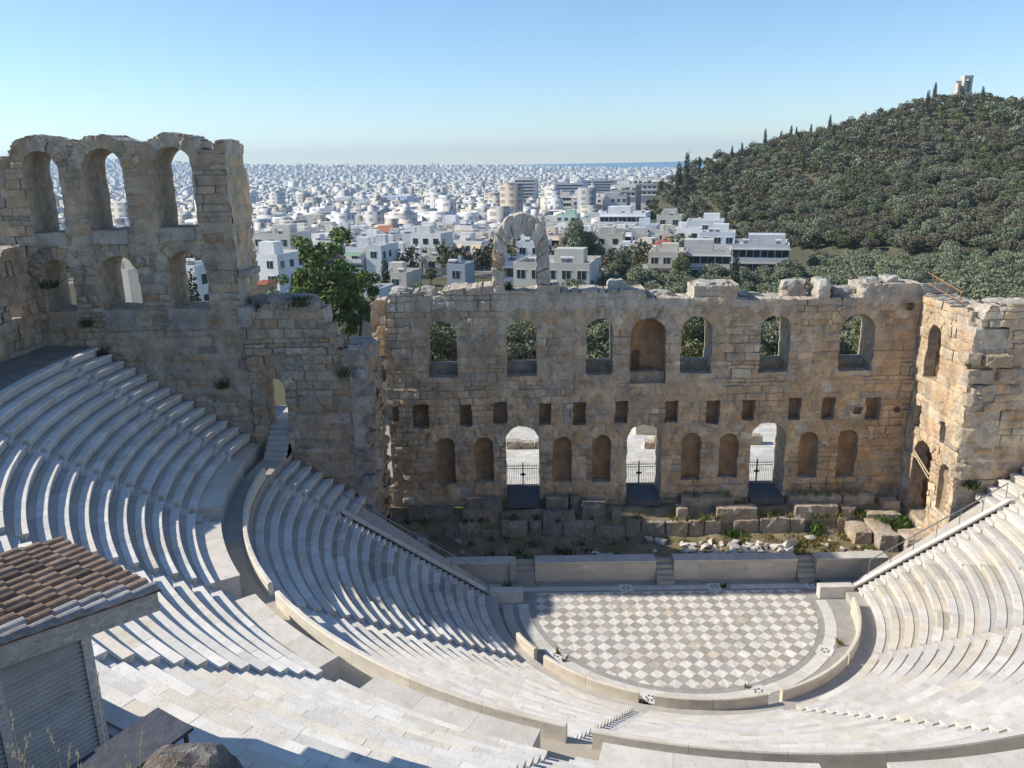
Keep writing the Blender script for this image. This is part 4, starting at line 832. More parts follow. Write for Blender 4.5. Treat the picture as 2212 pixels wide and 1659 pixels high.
# single trees in the gap and among the houses: (px, py of base guess, Y, kind, scale, label)
for px, y, kind, s, lab, nm in [(705, 46, 'broad', 1.28, 'large bright green leafy tree in the gap beside the stage wall', 'leafy_tree'), (655, 48, 'broad', 1.08, 'smaller bright green tree crowding the large leafy tree', 'leafy_tree'), (762, 50, 'broad', 0.95, 'green tree on the stage wall side of the large leafy tree', 'leafy_tree'), (752, 31, 'olive_near', 0.86, 'dark bush in the gap below the large leafy tree', 'garden_bush'), (706, 30, 'olive_near', 0.92, 'dark bush on the tower side of the gap', 'garden_bush'), (262, 30, 'olive_near', 0.95, 'olive tree seen through the middle lower tower arch', 'garden_tree'), (282, 36, 'olive_near', 0.9, 'second tree seen through the middle lower tower arch', 'garden_tree'), (432, 32, 'olive_near', 0.85, 'tree seen through the lower tower arch nearest the corner', 'garden_tree'), (408, 50, 'cypress', 0.8, 'dark conifer seen through the lower tower arch nearest the corner', 'conifer_tree'), (720, 33, 'olive_near', 0.95, 'bushy tree left of the beige house in the gap', 'garden_tree'), (585, 60, 'olive_near', 1.1, 'dark green tree beside the stone tower', 'garden_tree'), (832, 95, 'cypress', 0.62, 'small dark conifer in front of the pale terrace house', 'conifer_tree'), (1588, 92, 'cypress', 0.62, 'single dark cypress standing behind the stage wall', 'cypress_tree'), (1245, 128, 'olive_near', 1.35, 'large brownish tree behind the lone arch', 'garden_tree'), (1275, 132, 'olive_near', 1.1, 'bushy tree leaning against the large brownish tree', 'garden_tree'), (1440, 175, 'broad', 0.62, 'bright green tree between the white houses below the hill', 'leafy_tree'), (1340, 112, 'olive_near', 0.8, 'dark green bush in front of the red awning house', 'garden_tree'), (1375, 110, 'broad', 0.42, 'fresh green young tree in front of the red awning house', 'leafy_tree'), (1470, 112, 'olive_near', 0.75, 'golden leaved round tree before the balconies', 'golden_tree'), (690, 190, 'olive_near', 0.95, 'dark trees lining the street behind the large leafy tree', 'street_tree'), (705, 215, 'olive_near', 0.95, 'street tree farther along behind the large leafy tree', 'street_tree'), (715, 245, 'olive_near', 1.0, 'farthest tree of the street line behind the leafy tree', 'street_tree'), (810, 215, 'olive_near', 0.9, 'rounded green tree between flat roofed houses', 'garden_tree'), (1110, 330, 'olive_near', 1.0, 'dark tree beyond the lone arch', 'garden_tree'), (930, 128, 'olive_near', 0.55, 'bushes on the terrace before the white roofs', 'garden_bush'), (905, 122, 'shrub', 2.0, 'low green bush behind the stage wall top', 'garden_bush'), (1010, 120, 'shrub', 1.8, 'low bush beside the grey shed', 'garden_bush')]:
    p = atY(px, 600, y); z = min(gz(p[0], y), 2.6)
    if kind == 'shrub': z = atY(px, 612, y)[2] - 1.5 * s
    plant(kind, p[0], y, z - 0.2, s, lab, None, nm, 'bush' if 'bush' in nm else 'tree')
for k in list(PR):
    for p in PR[k]:
        for c in list(p.children): bpy.data.objects.remove(c)
        bpy.data.objects.remove(p)

# ------------------------------------------------------------------ monument on the hill
p = atY(2078, 214, 408); mx, mz = p[0], max(gz(p[0], 408) - 1, atY(2078, 224, 408)[2])
mon = empty('hilltop_monument', (mx, 408, mz)); tag(mon, 'pale marble monument tower on the hilltop', 'monument')
def lp(root, name, mb, m):
    o = mb.build(name, m); o.parent = root; return o
c1, c2 = (0.60, 0.53, 0.44), (0.5, 0.44, 0.36)
b = MB(); b.box(-4.2, 3.9, -2.2, 2.2, -2, 5.2, c1); lp(mon, 'pedestal', b, M['marble'])
b = MB(); b.box(-4.4, 4.1, -2.4, 2.4, 5.2, 5.7, c1); lp(mon, 'ledge', b, M['marble'])
b = MB(); b.box(-3.9, 3.6, 0.6, 1.9, 5.7, 11.6, c2); lp(mon, 'back_wall', b, M['marble'])
for x0, x1, h in [(-3.9, -2.8, 10.4), (-0.9, 0.0, 13.2), (2.7, 3.6, 13.4)]: b = MB(); b.box(x0, x1, -1.9, 0.6, 5.7, h, c1); lp(mon, 'pier', b, M['marble'])
b = MB(); b.box(-1.0, 3.7, -2.0, 1.9, 12.4, 14.0, c1); lp(mon, 'entablature', b, M['marble'])
b = MB(); b.box(0.8, 1.9, -0.6, 0.5, 5.7, 9.6, (0.55, 0.5, 0.43)); b.box(1.0, 1.7, -0.5, 0.4, 9.6, 10.6, (0.55, 0.5, 0.43)); lp(mon, 'seated_statue', b, M['marble'])
for k, (px, py, y, s) in enumerate([(1880, 255, 398, 3.0), (1872, 264, 396, 2.4), (1866, 270, 393, 2.0), (1990, 240, 396, 1.6), (2004, 222, 402, 1.8)]):
    p = atY(px, py, y); V, Fc = stone_poly(np.random.default_rng(700 + k), (3 * s, 2 * s, 1.6 * s), n=14); o = obj('rock_outcrop', V + np.array((p[0], y, gz(p[0], y) + 1.0)), Fc, M['stone'], None, np.array((0.5, 0.45, 0.38))); tag(o, 'pale rock outcrop on the upper edge of the wooded hill', 'rock', 'hilltop rocks')

# ------------------------------------------------------------------ city
WALLS = [(0.74, 0.73, 0.70), (0.70, 0.69, 0.67), (0.66, 0.62, 0.54), (0.60, 0.55, 0.46), (0.72, 0.70, 0.64), (0.55, 0.54, 0.53), (0.62, 0.58, 0.52), (0.68, 0.58, 0.48)]
footprints = []
def building(cx, cy, w, d, ztop, zbot, rz, col, lab, group, floors=4, style='balcony', detail=2, roof=None, rs=rng, zvis=None, name='apartment_building'):
    root = empty(name, (cx, cy, zbot), rz); tag(root, lab, 'building', group); h = ztop - zbot
    col = np.array(col); b = MB(); b.box(-w / 2, w / 2, -d / 2, d / 2, 0, h, tuple(col)); lp(root, 'wall', b, M['building'])
    footprints.append((cx, cy, max(w, d) * 0.55))
    if roof:
        b = MB(); t = roof; ov = 0.4
        V = [(-w / 2 - ov, -d / 2 - ov, h), (w / 2 + ov, -d / 2 - ov, h), (w / 2 + ov, d / 2 + ov, h), (-w / 2 - ov, d / 2 + ov, h), (-w / 4, 0, h + min(w, d) * 0.22), (w / 4, 0, h + min(w, d) * 0.22)]
        b.add(V, [(0, 1, 5, 4), (1, 2, 5), (2, 3, 4, 5), (3, 0, 4), (3, 2, 1, 0)], t); lp(root, 'roof', b, M['terracotta'])
    else:
        b = MB(); q = tuple(col * 0.97); e = 0.25
        for x0, x1, y0, y1 in [(-w / 2 - 0.003, w / 2 + 0.003, -d / 2 - 0.003, -d / 2 + e), (-w / 2 - 0.003, w / 2 + 0.003, d / 2 - e, d / 2 + 0.003), (-w / 2 - 0.003, -w / 2 + e, -d / 2 + e, d / 2 - e), (w / 2 - e, w / 2 + 0.003, -d / 2 + e, d / 2 - e)]: b.box(x0, x1, y0, y1, h - 0.1, h + 0.8, q)
        lp(root, 'roof_parapet', b, M['building'])
        b = MB(); b.box(-w / 2 + e, w / 2 - e, -d / 2 + e, d / 2 - e, h, h + 0.05, (0.42, 0.39, 0.36)); lp(root, 'flat_roof', b, M['building'])
        if detail >= 1 and w > 4:
            x = rs.uniform(-w / 4, w / 6); b = MB(); s = min(w, d) * rs.uniform(0.22, 0.34); b.box(x - s, x + s, -s * 0.5, s * 0.9, h + 0.05, h + rs.uniform(2.2, 3.0), tuple(col * rs.uniform(0.92, 1.05))); lp(root, 'rooftop_room', b, M['building'])
        if detail >= 2:
            for _ in range(int(rs.integers(2, 6))):
                x, y = rs.uniform(-w / 2 + 0.8, w / 2 - 0.8), rs.uniform(-d / 2 + 0.6, -d / 5); b = MB(); q = rs.random()
                if q < 0.4: b.tube((x - 0.7, y, h + 1.4), (x + 0.7, y, h + 1.4), 0.28, 7, (0.62, 0.62, 0.62)); b.box(x - 0.5, x + 0.5, y - 0.2, y + 0.2, h + 0.05, h + 1.15, (0.2, 0.2, 0.22)); lp(root, 'water_heater', b, M['building'])
                elif q < 0.75: b.box(x - 0.35, x + 0.35, y - 0.35, y + 0.35, h + 0.05, h + rs.uniform(1.2, 2.4), tuple(col * 1.02)); lp(root, 'chimney', b, M['building'])
                else: b.tube((x, y, h), (x, y, h + 3.2), 0.05, 5, (0.3, 0.3, 0.3)); b.box(x - 0.6, x + 0.6, y - 0.03, y + 0.03, h + 2.7, h + 2.76, (0.3, 0.3, 0.3)); lp(root, 'antenna', b, M['building'])
    fh = 3.1; wm = None; n = max(1, int(w / 2.7)); nd = max(1, int(d / 3.0)); merged = MB()
    for f in range(floors):
        zt = h - 0.45 - f * fh
        if zt - 2.0 < 0.5: break
        if style == 'balcony' and detail >= 1:
            b = MB(); b.box(-w / 2, w / 2, -d / 2 - 1.25, -d / 2 - 0.003, zt - 2.45, zt - 2.28, tuple(col * 0.95)); b.box(-w / 2, w / 2, -d / 2 - 1.25, -d / 2 - 1.17, zt - 2.28, zt - 1.45, tuple(col * rs.choice([1.0, 0.92, 0.6]))); lp(root, 'balcony', b, M['building'])
        if style == 'band' and detail >= 1:
            b = MB(); b.box(-w / 2 - 0.3, w / 2 + 0.3, -d / 2 - 0.75, -d / 2 - 0.003, zt + 0.02, zt + 0.2, tuple(col * 1.02)); b.box(-w / 2, w / 2, -d / 2 - 0.7, -d / 2 - 0.62, zt - 2.5, zt - 1.75, tuple(col * 0.98)); lp(root, 'balcony', b, M['building'])
        if style == 'balcony' and detail >= 2:
            for k in range(n):
                if rs.random() < 0.3:
                    x = -w / 2 + w * (k + 0.5) / n; hw = w / n * 0.48; c_ = [(0.62, 0.50, 0.34), (0.70, 0.68, 0.62), (0.45, 0.22, 0.12), (0.20, 0.30, 0.22), (0.55, 0.42, 0.25)][int(rs.integers(0, 5))]
                    b = MB(); b.add([(x - hw, -d / 2 - 0.02, zt + 0.05), (x + hw, -d / 2 - 0.02, zt + 0.05), (x + hw, -d / 2 - 1.35, zt - 0.75), (x - hw, -d / 2 - 1.35, zt - 0.75)], [(0, 1, 2, 3)], c_); lp(root, 'awning', b, M['building'])
        for k in range(n):
            x = -w / 2 + w * (k + 0.5) / n; ww = 0.75 if style != 'band' else w / n * 0.46; hh = 2.1 if style == 'balcony' else 1.5
            if rs.random() < 0.08 and style != 'band': continue
            if detail >= 3:
                b = MB(); b.box(x - ww, x + ww, -d / 2 - 0.06, -d / 2 + 0.1, zt - 0.15 - hh, zt - 0.15); b = lp(root, 'window', b, M['glass'])
                fr = MB(); fr.box(x - ww - 0.1, x + ww + 0.1, -d / 2 - 0.12, -d / 2 - 0.002, zt - 0.15, zt - 0.03, tuple(col * 0.9)); fr.box(x - 0.04, x + 0.04, -d / 2 - 0.09, -d / 2 - 0.061, zt - 0.15 - hh, zt - 0.15, (0.6, 0.6, 0.6)); fr = lp(root, 'window_frame', fr, M['building']); fr.parent = b
            else: merged.box(x - ww, x + ww, -d / 2 - 0.06, -d / 2 + 0.1, zt - 0.15 - hh, zt - 0.15)
        for sgn in (-1, 1):
            for k in range(nd):
                if rs.random() < 0.5: continue
                y = -d / 2 + d * (k + 0.5) / nd; merged.box(sgn * w / 2 - 0.06, sgn * w / 2 + 0.06, y - 0.6, y + 0.6, zt - 1.75, zt - 0.25)
    if merged.v: o = lp(root, 'window_panes', merged, M['glass']); o['kind'] = 'stuff'
    return root
def B(x0, x1, yt, Y, col, lab, floors=3, style='balcony', d=11, rz=-0.28, roof=None, detail=3):
    a, b_ = atY(x0, yt + 12, Y), atY(x1, yt + 12, Y); w = b_[0] - a[0]; cx = (a[0] + b_[0]) / 2; zt = atY((x0 + x1) / 2, yt, Y)[2]
    zb = min(gz(cx, Y), gz(cx, Y + d)) - 0.6
    if zt - zb < 3.5: zb = zt - 4.5
    building(cx, Y + d / 2, w / (math.cos(rz) + 0.25 * abs(math.sin(rz))), d, zt, zb, rz, col, lab, 'houses below the theatre', floors, style, detail, roof)
W_, C_, G_, P_ = (0.76, 0.76, 0.75), (0.70, 0.64, 0.53), (0.50, 0.49, 0.47), (0.66, 0.60, 0.56)
B(540, 626, 557, 120, W_, 'low white house with small square windows beside the stone tower', 2, 'plain', 9, -0.4)
B(548, 646, 512, 150, P_, 'blank beige house wall rising behind the white house by the tower', 1, 'plain', 10)
B(553, 578, 614, 62, (0.5, 0.36, 0.25), 'small house with red tiled roof close beside the stone tower', 1, 'plain', 4, -0.1, (0.33, 0.11, 0.06))
B(756, 800, 541, 150, W_, 'white house with stacked balconies behind the large leafy tree', 3, 'balcony', 10)
B(800, 838, 538, 148, W_, 'blank white modern wall beside the stacked balconies', 1, 'plain', 10)
B(773, 822, 517, 180, W_, 'small white house with roof terrace and red wall', 2, 'plain', 8, -0.4)
B(838, 880, 552, 165, W_, 'low white flat roofed house left of the white roofs', 1, 'plain', 9)
B(880, 918, 560, 160, W_, 'small white roof house with open door', 1, 'plain', 7)
B(920, 962, 560, 158, C_, 'small cream roof house beside the open street', 1, 'plain', 7)
B(847, 943, 511, 230, (0.52, 0.52, 0.46), 'grey green apartment house with planted roof garden', 2, 'balcony', 12)
B(937, 997, 484, 270, (0.70, 0.68, 0.70), 'tall pale house with a blank gable wall at the street', 3, 'plain', 14, -0.4)
B(956, 986, 519, 200, C_, 'narrow cream house lining the street towards the arch', 4, 'balcony', 16, -0.4)
B(988, 1052, 519, 205, (0.62, 0.57, 0.48), 'cream apartment house with plants on its balconies left of the arch', 3, 'balcony', 12, -0.4)
B(972, 1015, 579, 118, (0.40, 0.43, 0.46), 'grey blue slatted roof shed behind the stage wall', 1, 'plain', 6)
B(838, 892, 597, 125, (0.62, 0.58, 0.50), 'pale low terrace wall house behind the small conifer', 1, 'plain', 8)
B(738, 800, 668, 57, (0.46, 0.42, 0.35), 'beige house with dark windows below the large leafy tree', 2, 'plain', 5, 0.0, detail=0)
B(796, 832, 634, 85, (0.66, 0.66, 0.66), 'white terrace roof at the end of the stage wall', 0, 'plain', 6, detail=1)
B(1163, 1262, 481, 300, (0.68, 0.64, 0.55), 'cream apartment block with long balconies behind the arch', 3, 'balcony', 13)
B(1205, 1252, 467, 304, (0.50, 0.66, 0.56), 'mint green roof storey above the cream apartment block', 1, 'plain', 8)
B(1262, 1305, 474, 290, (0.56, 0.58, 0.54), 'pale grey green house beside the white modern block', 2, 'balcony', 12)
B(1306, 1408, 465, 235, (0.80, 0.80, 0.80), 'bright white modern block with strip windows and roof planters', 3, 'band', 14)
B(1375, 1428, 492, 205, (0.62, 0.66, 0.68), 'pale blank wall house in front of the white modern block', 1, 'plain', 10)
B(1182, 1240, 512, 270, (0.60, 0.52, 0.42), 'house with a broad red tiled roof right of the arch', 1, 'plain', 12, 0, (0.36, 0.13, 0.08))
B(1335, 1413, 545, 165, W_, 'white house with red awnings on its roof terrace', 2, 'plain', 9)
B(1419, 1457, 530, 160, W_, 'small white house with a red tiled roof', 1, 'plain', 6, 0, (0.40, 0.10, 0.08))
B(1413, 1494, 551, 140, (0.64, 0.58, 0.48), 'cream balcony house right of the red awnings', 2, 'balcony', 10)
B(1495, 1592, 549, 140, (0.56, 0.54, 0.50), 'grey apartment house with wide dark windows', 2, 'band', 11)
B(1600, 1722, 535, 135, (0.50, 0.52, 0.52), 'grey apartment block of long glazed balconies nearest the hill', 3, 'band', 13)
B(1521, 1597, 508, 165, W_, 'white roof storeys above the grey apartment houses', 1, 'plain', 8)
B(1492, 1572, 482, 190, (0.78, 0.78, 0.76), 'white roof with a sloping awning below the wood', 1, 'plain', 9)
B(1425, 1480, 471, 215, (0.60, 0.56, 0.48), 'small house with beige awnings below the wood', 1, 'plain', 8)
B(1209, 1242, 425, 430, (0.60, 0.58, 0.55), 'beige apartment block with dark upper windows behind the cream block', 3, 'band', 14)
B(1242, 1279, 423, 420, W_, 'white apartment block with a dark roof canopy', 3, 'balcony', 12)
B(1270, 1312, 429, 385, W_, 'white balcony block beside the grey party wall', 4, 'balcony', 12, -0.4)
B(1312, 1362, 427, 375, (0.47, 0.47, 0.48), 'grey blank party wall house below the hill', 1, 'plain', 12)
B(1327, 1384, 402, 410, (0.68, 0.65, 0.60), 'terraced house with plants stepping up beside the wood', 2, 'balcony', 12, -0.4)
B(1373, 1436, 388, 435, W_, 'white house with a red roof edge at the edge of the wood', 3, 'balcony', 12)
B(1196, 1268, 398, 830, (0.42, 0.45, 0.50), 'blue grey office block with a grid of windows', 6, 'band', 22)
B(1262, 1334, 391, 930, (0.40, 0.42, 0.46), 'long dark office block behind the blue grey one', 4, 'band', 26)
B(1117, 1160, 388, 760, (0.56, 0.56, 0.56), 'tall grey apartment slab beyond the arch', 8, 'band', 20)
B(1090, 1115, 402, 740, (0.50, 0.60, 0.70), 'light blue block beside the tall grey slab', 4, 'plain', 18)
B(1090, 1152, 503, 215, W_, 'white house wall framed by the lone arch', 3, 'plain', 11, -0.4)
B(1125, 1185, 530, 150, W_, 'white house with balustraded terrace seen under the arch', 2, 'plain', 10)
B(1123, 1297, 577, 100, (0.60, 0.57, 0.50), 'long low cream building behind the foot of the arch', 1, 'plain', 12)
B(1088, 1124, 573, 106, (0.20, 0.25, 0.33), 'low dark blue glazed building under the arch', 1, 'band', 8)
B(1272, 1334, 512, 195, (0.58, 0.51, 0.42), 'beige apartment house with deep balconies behind the brownish tree', 4, 'balcony', 12, -0.4)
B(384, 442, 585, 75, W_, 'white house wall framed by the lower tower arch nearest the corner', 2, 'plain', 8)
B(225, 300, 592, 80, C_, 'cream house seen through the middle lower tower arch', 2, 'plain', 8)
B(724, 763, 432, 650, (0.72, 0.72, 0.70), 'white hall at the end of the long grey roof', 2, 'plain', 20)
B(792, 892, 431, 680, (0.55, 0.60, 0.68), 'long pale grey hall with a low roof in the city', 1, 'band', 40)
B(765, 796, 437, 540, W_, 'white stepped balcony block left of the long hall', 4, 'balcony', 14)
B(640, 700, 478, 330, (0.60, 0.55, 0.48), 'dark terrace building with awnings along the street', 2, 'balcony', 14)
B(560, 640, 470, 360, (0.68, 0.66, 0.62), 'long white house front beyond the beige wall', 2, 'balcony', 12)
B(690, 730, 458, 420, (0.55, 0.55, 0.56), 'grey block with a blank gable behind the street trees', 3, 'plain', 14)
# the rest of the city
rs = np.random.default_rng(5); cand = []
def try_add(x, y, w, d, n=0):
    for a, b, r in grid_near(x, y):
        if (x - a) ** 2 + (y - b) ** 2 < (r + max(w, d) * 0.42) ** 2: return False
    return True
cells = {}
def grid_near(x, y):
    i, j = int(x // 60), int(y // 60)
    for a in (i - 1, i, i + 1):
        for b in (j - 1, j, j + 1): yield from cells.get((a, b), ())
def put(x, y, r): cells.setdefault((int(x // 60), int(y // 60)), []).append((x, y, r))
for f in footprints: put(*f)
HX = lambda x, y: gz(x, y) - np.interp(y, [160, 200, 350, 600, 1000, 1500, 3500], [-0.5, -3, -9, -16, -26, -34, -38])
def candidates(y0, y1, n, lo, hi, hlo, hhi, free=False):
    out = []
    for _ in range(n):
        y = math.exp(rs.uniform(math.log(y0), math.log(y1))); px = rs.uniform(-20, 1044); x = CAM[0] + (y - CAM[1]) * (px - 512) / FPX
        if y < 1500 and HX(x, y) > 1.5: continue
        if x > 45 and y < 400: continue
        w = rs.uniform(lo, hi); d = w * rs.uniform(0.5, 0.85)
        if not free and not try_add(x, y, w, d): continue
        put(x, y, max(w, d) * 0.42); out.append((y, x, w, d, rs.uniform(hlo, hhi)))
    return out
c1 = candidates(175, 330, 7000, 6, 11, 4.5, 10) + candidates(330, 700, 12000, 7, 13, 6, 15)
c1.sort(); c1 = [c for c in c1 if abs(c[1]) < 900]; print('near city', len(c1))
names = {0: 'white', 1: 'off white', 2: 'cream', 3: 'tan', 4: 'ivory', 5: 'grey', 6: 'sand coloured', 7: 'peach'}
for k, (y, x, w, d, h) in enumerate(c1[:240]):
    ci = int(rs.choice(8, p=[0.26, 0.2, 0.12, 0.08, 0.14, 0.06, 0.08, 0.06])); g = gz(x, y); rf = (0.34, 0.14, 0.08) if rs.random() < 0.05 and w < 12 else None
    fl = max(1, int(h / 3.1)); px = proj((x, y, g + h))[0]; q = 'behind the stone tower' if px < 250 else 'right of the stone tower' if px < 400 else 'left of the lone arch' if px < 500 else 'right of the lone arch' if px < 600 else 'near the foot of the wooded hill'
    building(x, y, w, d, g + h, g - 1, rs.choice([-0.35, -0.5, -0.2, -0.3]) + rs.normal(0, 0.05), np.array(WALLS[ci]) * rs.uniform(0.9, 1.06), '%s %d-storey city house with %s %s' % (names[ci], fl, 'red tiled roof' if rf else 'flat roof', q), 'city houses ' + q, min(4, fl), rs.choice(['balcony', 'plain', 'band'], p=[0.55, 0.3, 0.15]), 2 if y < 350 else 1, rf, rs, name='city_house')
far = [c for c in c1[240:]] + candidates(640, 2200, 30000, 8, 17, 6, 14) + candidates(950, 2400, 2600, 8, 18, 7, 15, True) + candidates(2000, 6000, 7500, 10, 26, 7, 17, True)
print('far city', len(far))
n = len(far); A_ = np.array([(x, y, w, d, h) for y, x, w, d, h in far]); gr = ground(A_[:, :2]); rz = rs.choice([-0.35, -0.5, -0.2, -0.28], n) + rs.normal(0, 0.04, n)
top = gr + A_[:, 4] * np.where(rs.random(n) < 0.03, 1.7, 1.0); bx = np.array([(-1, -1), (1, -1), (1, 1), (-1, 1)]) * 0.5
V = []; Fq = []; T = []
cc = np.array(WALLS)[rs.choice(8, n, p=[0.26, 0.2, 0.12, 0.08, 0.14, 0.06, 0.08, 0.06])] * rs.uniform(0.72, 1.06, n)[:, None]
def boxes(cx, cy, w, d, z0, z1, rz, col, off):
    lx = bx[None, :, 0] * w[:, None]; ly = bx[None, :, 1] * d[:, None]; c, s = np.cos(rz)[:, None], np.sin(rz)[:, None]
    X = cx[:, None] + lx * c - ly * s; Yy = cy[:, None] + lx * s + ly * c
    lo = np.stack([X, Yy, np.repeat(z0[:, None], 4, 1)], -1); hi = np.stack([X, Yy, np.repeat(z1[:, None], 4, 1)], -1)
    Vv = np.concatenate([lo, hi], 1).reshape(-1, 3); q = np.array([(4, 5, 6, 7), (0, 1, 5, 4), (1, 2, 6, 5), (2, 3, 7, 6), (3, 0, 4, 7)])
    Ff = (np.arange(len(cx))[:, None, None] * 8 + q[None]).reshape(-1, 4) + off
    return Vv, Ff, np.repeat(col, 8, 0)
V1 = boxes(A_[:, 0], A_[:, 1], A_[:, 2], A_[:, 3], gr - 2, top, rz, cc, 0); off = len(V1[0])
k = rs.random(n) < 0.6; V2 = boxes(A_[k, 0] + rs.normal(0, 1.5, k.sum()), A_[k, 1] + rs.normal(0, 1.5, k.sum()), A_[k, 2] * rs.uniform(0.2, 0.6, k.sum()), A_[k, 3] * 0.4, top[k] - 0.5, top[k] + rs.uniform(1.2, 2.6, k.sum()), rz[k], cc[k] * 1.02, off)
far_m = mat('far_city', None, 0.9, 0.12, 0.02, spec=0.2)
nt = far_m.node_tree; N = nt.nodes; L = nt.links; bs = N['Principled BSDF']
# rows of windows, too far off to build singly: dark cells on the upright faces only
gq = N.new('ShaderNodeNewGeometry'); sx = N.new('ShaderNodeSeparateXYZ'); L.new(gq.outputs['Position'], sx.inputs[0]); sn = N.new('ShaderNodeSeparateXYZ'); L.new(gq.outputs['True Normal'], sn.inputs[0])
def mth(op, a, b=None):
    x = N.new('ShaderNodeMath'); x.operation = op
    for i, v in enumerate((a, b)):
        if v is None: continue
        if isinstance(v, (int, float)): x.inputs[i].default_value = v
        else: L.new(v, x.inputs[i])
    return x.outputs[0]
fz = mth('FRACT', mth('DIVIDE', sx.outputs[2], 3.1)); fx = mth('FRACT', mth('DIVIDE', mth('ADD', sx.outputs[0], mth('MULTIPLY', sx.outputs[1], 0.8)), 3.4))
win = mth('MULTIPLY', mth('MULTIPLY', mth('GREATER_THAN', fz, 0.45), mth('GREATER_THAN', fx, 0.5)), mth('LESS_THAN', mth('ABSOLUTE', sn.outputs[2]), 0.4))
old = bs.inputs['Base Color'].links[0].from_socket; mx_ = N.new('ShaderNodeMix'); mx_.data_type = 'RGBA'; L.new(mth('MULTIPLY', win, 0.55), mx_.inputs[0]); L.new(old, mx_.inputs[6]); mx_.inputs[7].default_value = (0.07, 0.075, 0.085, 1); L.new(mx_.outputs[2], bs.inputs['Base Color'])
o = obj('distant_city', np.concatenate([V1[0], V2[0]]), np.concatenate([V1[1], V2[1]]), far_m, None, np.concatenate([V1[2], V2[2]])); tag(o, 'pale sprawl of distant city blocks reaching to the sea', 'city', kind='stuff')
# trees between the far blocks
Vs = []; Fs = []; Ts = []; off = 0; nt_ = 0
for _ in range(3200):
    y = math.exp(rs.uniform(math.log(150), math.log(3000))); px = rs.uniform(0, 700); x = CAM[0] + (y - CAM[1]) * (px - 512) / FPX
    if not try_add(x, y, 2, 2) or (x > 45 and y < 420): continue
    V, Fc, t = fp[int(rs.integers(0, 10))]; q = rs.choice(len(Fc), 60 if y > 600 else 200, replace=False); vi = Fc[q].ravel(); s = rs.uniform(0.8, 1.6)
    Vs.append(V[vi] * s * np.array((1, 1, 1.1)) + np.array((x, y, gz(x, y)))); Fs.append(np.arange(len(vi)).reshape(-1, 4) + off); Ts.append(t[vi] * 0.85); off += len(vi); nt_ += 1
print('city trees', nt_)
o = obj('city_greenery', np.concatenate(Vs), np.concatenate(Fs), M['leaf'], None, np.concatenate(Ts)); tag(o, 'dark green trees scattered between the distant city blocks', 'trees', kind='stuff')
# ------------------------------------------------------------------ foreground: hut, slope, rock, dry grass
K0 = Vector((-16.0, -32.33, 16.25)); ang = R(55); KM = Matrix.Translation(K0) @ Matrix.Rotation(ang, 4, 'Z')     # local x runs along the boarded wall, y into the hut
hut = empty('wooden_hut', tuple(K0), ang); tag(hut, 'grey weathered boarded hut with a clay tile roof at the seat rim', 'hut')
def hp_(name, b, m, parent=None):
    b.v = [tuple(KM @ Vector(p)) for p in b.v]; return b.build(name, m, parent or hut)
LEN = 3.4; DEP = 3.2; M['paint'] = mat('faded_paint', None, 0.85, 0.10, 3.0, [(5.0, 0.62, 0.74, (0.22, 0.20, 0.18), 0.5)], 0.15, 25)
for k in range(27):
    z = 0.05 + k * 0.091; b = MB(); c = tuple(np.array((0.60, 0.57, 0.52)) * rng.uniform(0.9, 1.08)); b.add([(-LEN, -0.035, z), (-0.15, -0.035, z), (-0.15, 0.038, z + 0.064), (-LEN, 0.038, z + 0.064), (-LEN, 0.04, z), (-0.15, 0.04, z), (-0.15, 0.04, z + 0.064), (-LEN, 0.04, z + 0.064)], [(0, 1, 2, 3), (4, 7, 6, 5), (0, 4, 5, 1), (3, 2, 6, 7), (1, 5, 6, 2), (0, 3, 7, 4)], c); hp_('board', b, M['paint'])
for x0, x1, y0, y1 in [(-0.17, 0.0, -0.05, 0.12), (-1.62, -1.47, -0.05, 0.02), (-0.15, 0.0, DEP - 0.15, DEP)]: b = MB(); b.box(x0, x1, y0, y1, -0.2, 2.6, (0.62, 0.60, 0.56)); hp_('post', b, M['wood'])
b = MB(); b.box(-LEN, -0.02, 0.07, DEP - 0.05, 0.0, 2.5, (0.07, 0.065, 0.06)); hp_('back_wall', b, M['wood'])  # near-black colour draws the shade in the gaps between boards
b = MB(); b.box(-LEN, 0.05, -0.06, 0.03, -0.12, 0.06, (0.42, 0.40, 0.37)); hp_('sill_beam', b, M['wood'])
# roof plane: falls towards +x (local)
def rz_(x): return 2.86 - 0.12 * x
for x0, x1, y0 in [(-3.9, 1.2, -0.24)]:
    b = MB(); b.add([(x0, y0, rz_(x0) - 0.42), (x1, y0, rz_(x1) - 0.42), (x1, y0, rz_(x1) - 0.03), (x0, y0, rz_(x0) - 0.03), (x0, y0 + 0.04, rz_(x0) - 0.42), (x1, y0 + 0.04, rz_(x1) - 0.42), (x1, y0 + 0.04, rz_(x1) - 0.03), (x0, y0 + 0.04, rz_(x0) - 0.03)], [(0, 1, 2, 3), (5, 4, 7, 6), (0, 4, 5, 1), (3, 2, 6, 7), (1, 5, 6, 2), (0, 3, 7, 4)], (0.52, 0.49, 0.45)); hp_('bargeboard', b, M['wood'])
    b = MB(); b.box(0, 0, 0, 0, 0, 0); b = MB(); b.add([(x0, y0 - 0.03, rz_(x0) - 0.03), (x1 + 0.08, y0 - 0.03, rz_(x1 + 0.08) - 0.03), (x1 + 0.08, y0 + 0.06, rz_(x1) - 0.01), (x0, y0 + 0.06, rz_(x0) - 0.01)], [(0, 1, 2, 3)], (0.33, 0.15, 0.07)); hp_('rusty_edge', b, M['terracotta'])
q8 = [(x, y, rz_(x) + dz) for dz in (-0.05, -0.12) for x, y in ((-3.9, -0.22), (1.18, -0.22), (1.18, DEP + 0.4), (-3.9, DEP + 0.4))]
